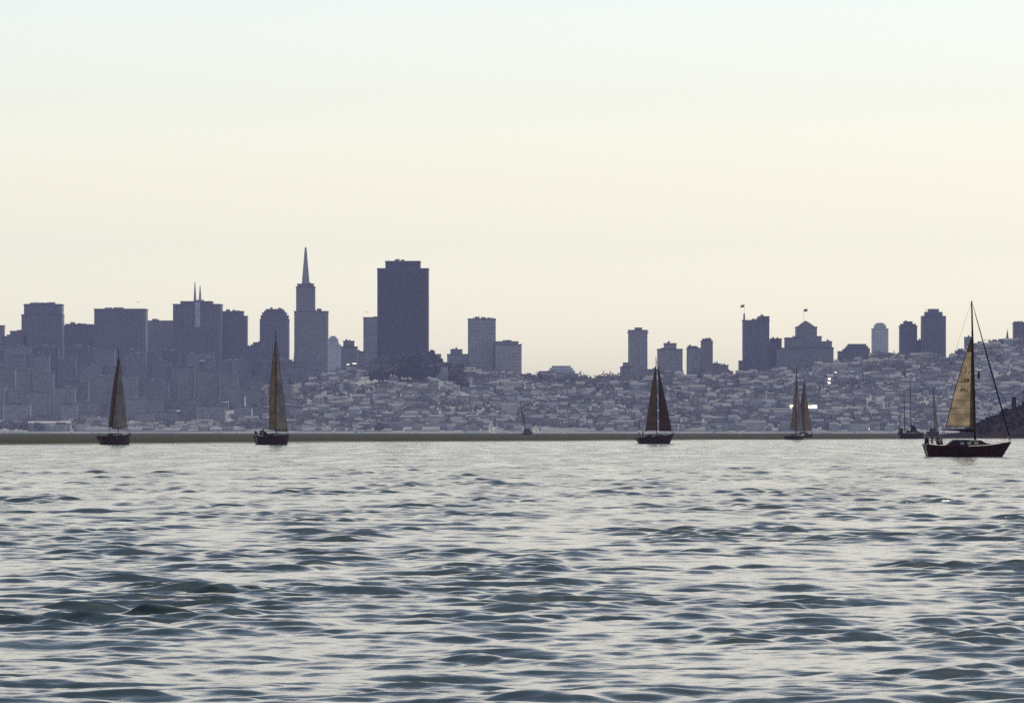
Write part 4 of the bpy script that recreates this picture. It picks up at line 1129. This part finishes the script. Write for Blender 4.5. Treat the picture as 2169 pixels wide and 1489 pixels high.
# pennant under the starboard spreader
MB().slab([(b.X(2069), b.Z(786)), (b.X(2073), b.Z(788)), (b.X(2073.5), b.Z(800)), (b.X(2070.5), b.Z(804)), (b.X(2069.5), b.Z(796))], -.5, -.46).build('pennant', M['navy'], b.root)
MB().tube([(b.X(2066), -.46, b.Z(783.5)), (b.X(2077), -.5, b.Z(784))], .04, 5).build('flag_halyard_arm', M['rail'], b.root)
# outboard / stern gear, wheel
MB().box(b.X(1957), b.X(1966), -.5, .3, b.Z(944), b.Z(926), tx=.12, ty=.1).build('stern_locker', M['navy'], b.root)
wheel = MB().tube([(b.X(1988) + .02, .42 * math.cos(a * math.pi / 8), b.Z(932) + .42 * math.sin(a * math.pi / 8)) for a in range(17)], .02, 5).build('steering_wheel', M['rail'], b.root)
MB().box(b.X(1988) - .1, b.X(1988) + .1, -.12, .12, b.Z(944), b.Z(934)).build('wheel_pedestal', M['cabin'], b.root)
# crew
zf = b.Z(945) - .42
person(b.wpos(1961.5, -.25, zf), math.radians(8), 'stand', 'jacket_dark', 'trousers_dark', 'person in dark clothes at the very stern of the big sailboat')
person(b.wpos(1973.5, .1, zf + .05), math.radians(8), 'stand', 'jacket_dark', 'trousers_pale', 'person in dark jacket and pale trousers, second from the stern of the big sailboat')
person(b.wpos(1983, -.55, zf + .35), math.radians(70), 'sit', 'jacket_dark', 'trousers_dark', 'person sitting hunched in dark clothes mid cockpit of the big sailboat')
person(b.wpos(1993.5, -.1, zf + .30), math.radians(180), 'sit', 'jacket_red', 'trousers_dark', 'person in maroon jacket sitting closest to the cabin of the big sailboat')

# --- 2: boat at far left
D2 = wl_dist(942)
b = Boat('sailboat', 'leftmost sailboat, dark brown mainsail and pale grey jib over a dark hull', D2, 250, 942, math.radians(40), 'hull_brown')
b.hull(211, 275, 217, 272, 923, 923, 917, 2.6)
b.cabin(228, 258, 917, 4, wf=.5)
p0, p1 = b.mast(251.5, 738, 920, .20)
b.shrouds(p0, p1)
b.boom(250, 230, 904, 903.5, .14)
b.sail('mainsail', (249.5, 901), (251.5, 752), (232, 904), 'sail_brown', camber=.08, roach=.12)
b.sail('jib', (269, 906), (252.5, 758), (238, 907), 'sail_grey', camber=.10, side=-1, yoff=-.05)
b.boom(270, 233, 909, 907, .18, 'navy')
b.wire((b.X(273), 0, b.Z(917)), (p1[0], 0, p1[2] * .97), .015, 'forestay')
b.wire((b.xd(0) + .1, 0, b.sheer(0)), p1, .012, 'backstay')
MB().tube([(b.X(222), 0, b.Z(902)), (b.X(236), 0, b.Z(902.5))], .07, 6).build('boom_crutch', M['spar'], b.root)
MB().tube([(b.X(232), 0, b.Z(920)), (b.X(232), 0, b.Z(902))], .05, 6).build('crutch_post', M['spar'], b.root)
b.pulpits(0, 1)

# --- 3: second boat
b = Boat('sailboat', 'second sailboat from the left, tall olive mainsail with batten lines and a grey jib', D2, 584.5, 942, math.radians(28), 'hull')
b.hull(541, 612, 545, 608, 922, 923, 919, 2.7)
b.cabin(566, 598, 917.5, 4, wf=.55)
b.dodger(553, 566, 912, 'navy')
p0, p1 = b.mast(584, 698, 919, .22)
b.shrouds(p0, p1)
b.boom(584, 566, 912, 912, .15)
b.sail('mainsail', (584, 909), (584.2, 716), (571, 910), 'sail_olive', camber=.08, roach=.35, battens=4)
b.sail('jib', (608.5, 914), (586, 722), (583, 914), 'sail_grey', camber=.10, side=-1, yoff=-.05)
b.wire((b.X(610), 0, b.Z(919)), (p1[0], 0, p1[2] * .97), .015, 'forestay')
b.wire((b.xd(0) + .1, 0, b.sheer(0)), p1, .012, 'backstay')
st = MB().tube([(b.xd(0) + .15, 0, b.sheer(0)), (b.xd(0) - .05, 0, b.Z(911))], .06, 5).build('ensign_staff', M['spar'], b.root)
MB().slab([(b.xd(0) - .02, b.Z(912)), (b.xd(0) + .55, b.Z(915)), (b.xd(0) + .45, b.Z(920)), (b.xd(0) + .05, b.Z(918))], -.02, .02).build('ensign', M['cover'], st)
b.pulpits(0, 1)
person(b.wpos(557.5, -.1, b.Z(921) - .35), math.radians(28), 'stand', 'jacket_dark', 'trousers_dark', 'person standing in the cockpit of the second sailboat from the left')

# --- 4: third boat
D4 = wl_dist(940)
b = Boat('sailboat', 'sailboat with olive brown mainsail and a separate dark triangular jib, right of centre', D4, 1391.5, 940, math.radians(18), 'hull_brown')
b.hull(1346, 1428.5, 1354, 1419, 925.5, 924, 917.5, 2.9)
b.cabin(1366, 1404, 919, 4, wf=.55)
p0, p1 = b.mast(1389.5, 755, 922, .22)
b.shrouds(p0, p1)
b.boom(1392, 1366, 912, 912, .16)
b.sail('mainsail', (1391.5, 910), (1390, 768), (1367.5, 911), 'sail_brown', camber=.08, roach=.05)
b.sail('jib', (1423.5, 913), (1394, 775), (1396.5, 913), 'sail_dark', camber=.08, side=-1, hollow=.1)
b.boom(1424.5, 1396, 912, 912, .10, 'navy')
b.wire((b.X(1426), 0, b.Z(917)), (p1[0], 0, p1[2] * .97), .03, 'forestay')
b.wire((b.xd(0) + .1, 0, b.sheer(0)), p1, .012, 'backstay')
b.pulpits(0, 1)
person(b.wpos(1360.5, -.2, b.Z(925) - .4), math.radians(18), 'stand', 'jacket_red', 'trousers_dark', 'person in maroon jacket at the stern of the sailboat right of centre')
person(b.wpos(1354, .3, b.Z(925) - .1), math.radians(18), 'sit', 'jacket_dark', 'trousers_dark', 'dark seated person at the stern of the sailboat right of centre')

# --- 5/6: overlapping pair
D5 = wl_dist(931)
b = Boat('sailboat', 'nearer boat of the overlapping pair, tall dark mast and a narrow pale mainsail', D5, 1686.5, 931, math.radians(45), 'hull')
b.hull(1662.5, 1706, 1666, 1702, 923, 923.5, 920, 3.2)
b.cabin(1676, 1696, 918, 4, wf=.5)
p0, p1 = b.mast(1687, 778, 921, .42)
b.shrouds(p0, p1)
b.boom(1686, 1669, 908.5, 908, .30, 'navy')
b.sail('mainsail', (1685.5, 906), (1685.5, 800), (1673, 906), 'sail_olive', camber=.08, roach=-.12, edge=False)
b.sail('jib', (1702, 912), (1688, 800), (1688, 912), 'sail_grey', camber=.1, side=-1, yoff=-.05, edge=False)
b.wire((b.X(1705), 0, b.Z(920)), (p1[0], 0, p1[2] * .97), .02, 'forestay')
b.pulpits(0, 1)
D6 = wl_dist(926.5)
b = Boat('sailboat', 'farther boat of the overlapping pair, wide olive sail right of the tall dark mast', D6, 1703.5, 926.5, math.radians(30), 'hull_brown')
b.hull(1678, 1723, 1681, 1720, 919, 920, 917, 3.4)
b.cabin(1690, 1712, 914, 4, wf=.5)
p0, p1 = b.mast(1703, 795, 918, .36)
b.shrouds(p0, p1)
b.boom(1703, 1692, 911, 911, .25)
b.sail('mainsail', (1703.5, 909), (1703, 812), (1690, 910), 'sail_brown', camber=.08, roach=.1)
b.sail('jib', (1719.5, 911), (1703.5, 810), (1702, 911), 'sail_olive', camber=.1, side=-1, yoff=-.05)
b.wire((b.X(1722), 0, b.Z(917)), (p1[0], 0, p1[2] * .97), .02, 'forestay')
b.pulpits(0, 1)

# --- 7: two-masted boat
D7 = wl_dist(929)
b = Boat('ketch', 'two-masted boat with bare masts, left of the big sailboat', D7, 1929.5, 929, math.radians(10), 'hull', group='boats with bare masts')
b.hull(1902, 1957, 1907, 1957, 916, 918, 915.5, 3.6, 'deck_teak')
b.cabin(1915, 1950, 911.5, 5, ports=False, wf=.6)
b.cabin(1903, 1912, 907, 6, ports=False, wf=.8)
p0, p1 = b.mast(1928, 803, 914, .34)
b.shrouds(p0, p1)
q0, q1 = b.mast(1914.5, 825, 914, .36, px=1916.5, name='mizzen_mast')
MB().slab([(b.X(1929), b.Z(898)), (b.X(1939), b.Z(904)), (b.X(1942), b.Z(913)), (b.X(1930), b.Z(914))], -.5, .5).build('sail_cover', M['cover'], b.root)
b.wire((b.X(1903), 0, b.Z(908)), (b.X(1909.5), 0, b.Z(863)), .10, 'flagstaff')
b.wire((b.X(1956), 0, b.Z(916)), (p1[0], 0, p1[2] * .98), .02, 'forestay')
b.wire((b.xd(.02), 0, b.Z(916)), (q1[0], 0, q1[2] * .98), .02, 'backstay')
b.pulpits(0, 1)
D8 = wl_dist(924.5)
b = Boat('sailboat', 'small distant boat with one thin sail behind the stern of the big sailboat', D8, 1979, 924.5, math.radians(35), 'hull_brown', group='boats with bare masts')
b.hull(1963, 1990, 1965, 1989, 914, 914, 911, 3.4)
b.cabin(1969, 1984, 907, 5, ports=False)
p0, p1 = b.mast(1976, 817, 910, .30)
b.sail('jib', (1988, 913), (1976.5, 820), (1978.5, 912), 'sail_grey', camber=.06, edge=True)
b.mast(1971, 857, 910, .16, px=1973, name='mizzen_mast')
b.pulpits(0, 1)

# --- 9: tiny leaning sailboat in the centre
D9 = wl_dist(921)
b = Boat('sailboat', 'small distant boat with a dark leaning sliver of sail near the far shore', D9, 1113, 921, math.radians(25), 'hull_brown', group='distant sailboats by the far shore')
b.hull(1104.5, 1129, 1107, 1126, 917, 915.5, 914, 4.0)
b.cabin(1109, 1124, 908, 4, ports=False, mat='cover')
p0, p1 = b.mast(1102, 850, 913, .34)
b.sail('mainsail', (1113, 897), (1102, 852), (1108, 893), 'sail_dark', camber=.05, roach=.2, edge=False)
# --- white sails
def white_boat(px, wl, ht, w, label, D=None, second=True):
    D = D or 4500.0; w *= 1.2; ht *= 1.08
    wl = HOR + CH / (D * K)
    bb = Boat('sailboat', label, D, px, wl, math.radians(20), 'hull', group='distant sailboats by the far shore')
    bb.hm = M['white_paint']
    bb.hull(px - w * .6, px + w * .7, px - w * .55, px + w * .55, wl - 2.4, wl - 2.2, wl - 2.8, 3)
    bb.mast(px, wl - ht, wl - 2, .2)
    bb.sail('mainsail', (px, wl - 3), (px, wl - ht + 1), (px - w * .5, wl - 3), 'sail_white', roach=.2, edge=False)
    if second: bb.sail('jib', (px + w * .65, wl - 3), (px + .3, wl - ht + 3), (px + w * .1, wl - 3), 'sail_white', edge=False, side=-1)
white_boat(1041, 918, 27, 12, 'tiny pale sailboat left of the dark leaning one by the far shore')
white_boat(1135.5, 918, 20, 14, 'tiny bright white sailboat directly right of the dark leaning one')
white_boat(1196, 919, 7, 6, 'minute white sailboat midway between the leaning boat and the boat right of centre', second=False)
white_boat(1570, 918, 9, 5, 'minute pale sailboat on the far shore left of the overlapping pair', second=False)

# tiny white craft moored along the far shore
proto = None
mr = random.Random(9)
for px in [14, 42, 98, 152, 196, 300, 372, 466, 470, 505, 640, 664, 757, 802, 880, 985, 1068, 1096, 1290, 1512, 1545, 1749, 1752, 1812, 1888, 2000]:
    D = mr.uniform(5100, 5600)
    if proto is None:
        proto = empty('motor_launch', (0, 0, 0))
        MB().add([(-4, -1.3, 0), (3, -1.3, 0), (5.5, 0, 0), (3, 1.3, 0), (-4, 1.3, 0), (-4.2, -1.6, 1.3), (3.4, -1.6, 1.5), (6.6, 0, 1.9), (3.4, 1.6, 1.5), (-4.2, 1.6, 1.3)],
                 [(4, 3, 2, 1, 0), (5, 6, 7, 8, 9), (0, 1, 6, 5), (1, 2, 7, 6), (2, 3, 8, 7), (3, 4, 9, 8), (4, 0, 5, 9)]).build('hull', M['white_paint'], proto)
        MB().box(-2.2, 1.8, -1.1, 1.1, 1.32, 2.9, tx=.3, ty=.15).build('cabin', M['white_paint'], proto)
        MB().box(-1.9, 1.5, -1.12, -1.0, 2.0, 2.5).build('window', WIN, proto)
        o = proto
    else: o = copy_tree(proto)
    o.location = (PX(px, D), D, -.25); o.rotation_euler.z = mr.choice([0, math.pi]) + mr.uniform(-.5, .5); q = mr.uniform(.5, .95); o.scale = (q, q, q)
    tag(o, 'tiny white launch, a bright speck on the water at the foot of the far shore', 'motorboat', 'white launches by the far shore')

# ------------------------------------------------------------------ gulls
def gull(px, py, D, label, rz, flap):
    x, z = PX(px, D), PZ(py, D)
    g = empty('gull', (x, D, z), rz, label, 'bird', 'gulls over the skyline')
    bm = MB(); n = 9
    prof = [(-.28, .01), (-.2, .05), (-.08, .085), (.05, .09), (.15, .06), (.2, .045), (.26, .05), (.31, .03), (.33, .01)]
    vs, fs = [], []
    for i, (a, r) in enumerate(prof):
        for j in range(8):
            t = 2 * math.pi * j / 8; vs.append((a, r * math.cos(t), r * math.sin(t) + (.03 if a > .2 else 0)))
    for i in range(n - 1):
        for j in range(8): fs.append((i * 8 + j, i * 8 + (j + 1) % 8, (i + 1) * 8 + (j + 1) % 8, (i + 1) * 8 + j))
    fs += [tuple(range(7, -1, -1)), tuple((n - 1) * 8 + j for j in range(8))]
    bm.add(vs, fs)
    for sd in (-1, 1):
        w = []
        for k, (yy, zz, c0, c1) in enumerate([(.05, .03, -.09, .09), (.3, .03 + flap * .22, -.10, .11), (.52, .03 + flap * .2, -.12, .05), (.74, .03 + flap * .08, -.16, -.11)]):
            w += [(c0, sd * yy, zz), (c1, sd * yy, zz), (c1, sd * yy, zz + .022), (c0, sd * yy, zz + .022)]
        f = []
        for k in range(3):
            for j in range(4): f.append((k * 4 + j, k * 4 + (j + 1) % 4, (k + 1) * 4 + (j + 1) % 4, (k + 1) * 4 + j))
        f += [(3, 2, 1, 0), (12, 13, 14, 15)]
        bm.add(w, f)
    bm.build('body', M['gull'], g, True)
    MB().tube([(.32, 0, .03), (.39, 0, .015)], [.014, .004], 5).build('beak', M['beak'], g)
gull(292, 641, 1500, 'tiny dark gull in the sky above the broad flat-topped slab', math.radians(70), 1.0)
gull(778, 660.5, 1500, 'tiny dark gull left of the big dark tower', math.radians(110), -.6)
gull(1088, 759, 2200, 'faint tiny gull low over the slab apartment block', math.radians(60), .8)

# ------------------------------------------------------------------ haze
hz = MB().box(-4150, 4150, -300, 9500, -6, 330).build('haze', None)
hm = bpy.data.materials.new('haze'); hm.use_nodes = True; nt = hm.node_tree
for q in list(nt.nodes):
    if q.type != 'OUTPUT_MATERIAL': nt.nodes.remove(q)
pv = nt.nodes.new('ShaderNodeVolumePrincipled'); nt.links.new(pv.outputs[0], nt.nodes['Material Output'].inputs['Volume'])
pv.inputs['Color'].default_value = (0.53, 0.55, 0.96, 1); pv.inputs['Density'].default_value = 4.0e-5; pv.inputs['Anisotropy'].default_value = 0.0
hz.data.materials.append(hm); tag(hz, 'thin blue grey haze over the whole bay', 'haze', kind='stuff')

# ------------------------------------------------------------------ sky, sun, camera
EL, AZ = math.radians(65), math.radians(30)     # azimuth from +Y towards +X
w = bpy.data.worlds.new('World'); scene.world = w; w.use_nodes = True; nt = w.node_tree; L = nt.links
bg = nt.nodes['Background']; sky = nt.nodes.new('ShaderNodeTexSky'); sky.sky_type = 'NISHITA'; sky.sun_disc = False
sky.sun_elevation = EL; sky.sun_rotation = AZ; sky.altitude = 0; sky.air_density = 1.0; sky.dust_density = 3.0; sky.ozone_density = 1.0
tc = nt.nodes.new('ShaderNodeTexCoord'); sp = nt.nodes.new('ShaderNodeSeparateXYZ'); L.new(tc.outputs['Generated'], sp.inputs[0])
cr = nt.nodes.new('ShaderNodeValToRGB'); L.new(sp.outputs['Z'], cr.inputs[0])
GAIN = 1.31
E = cr.color_ramp.elements
E[0].position = 0.0; E[0].color = (1.94, 2.04, 1.98, 1)
E[1].position = 1.0; E[1].color = (0.21, 0.26, 0.29, 1)
for p_, c_ in ((0.016, (1.79, 1.91, 1.87, 1)), (0.036, (1.26, 1.31, 1.27, 1)), (0.045, (1.13, 1.12, 1.07, 1)), (0.062, (.92, .92, .89, 1)), (0.082, (.82, .815, .80, 1)), (0.105, (1.02, .87, .72, 1)), (0.17, (1.30, 1.02, .74, 1)), (0.27, (1.22, .96, .70, 1)), (.38, (.40, .43, .43, 1)), (.6, (.20, .24, .26, 1))):
    e = E.new(p_); e.color = c_
for e in E: e.color = tuple(q * GAIN for q in e.color[:3]) + (1,)
mx = nt.nodes.new('ShaderNodeMix'); mx.data_type = 'RGBA'; mx.blend_type = 'MULTIPLY'; mx.inputs['Factor'].default_value = 1
L.new(sky.outputs[0], mx.inputs['A']); L.new(cr.outputs[0], mx.inputs['B'])
L.new(mx.outputs['Result'], bg.inputs['Color']); bg.inputs['Strength'].default_value = 0.15
sun = bpy.data.lights.new('sun', 'SUN'); sun.energy = 2.2; sun.angle = math.radians(.5); sun.color = (1.0, 0.93, 0.82)
so = link(bpy.data.objects.new('sun', sun))
sd = Vector((math.sin(AZ) * math.cos(EL), math.cos(AZ) * math.cos(EL), math.sin(EL)))
so.rotation_euler = (-sd).to_track_quat('-Z', 'Y').to_euler()
cam = bpy.data.cameras.new('camera'); co = link(bpy.data.objects.new('camera', cam)); scene.camera = co
co.location = (0, 0, CH); co.rotation_euler = (math.radians(90), 0, 0)
cam.sensor_width = 36; cam.lens = 36 / (2169 * K); cam.shift_x = 0; cam.shift_y = (HOR - 744.5) / 2169
cam.clip_start = 1; cam.clip_end = 20000
scene.view_settings.view_transform = 'Standard'; scene.view_settings.look = 'None'; scene.view_settings.exposure = 0.55; scene.view_settings.gamma = 1
cy = scene.cycles
cy.max_bounces = 5; cy.diffuse_bounces = 2; cy.glossy_bounces = 3; cy.transmission_bounces = 3; cy.volume_bounces = 1; cy.transparent_max_bounces = 6
cy.use_denoising = False; cy.sample_clamp_indirect = 3; cy.sample_clamp_direct = 12
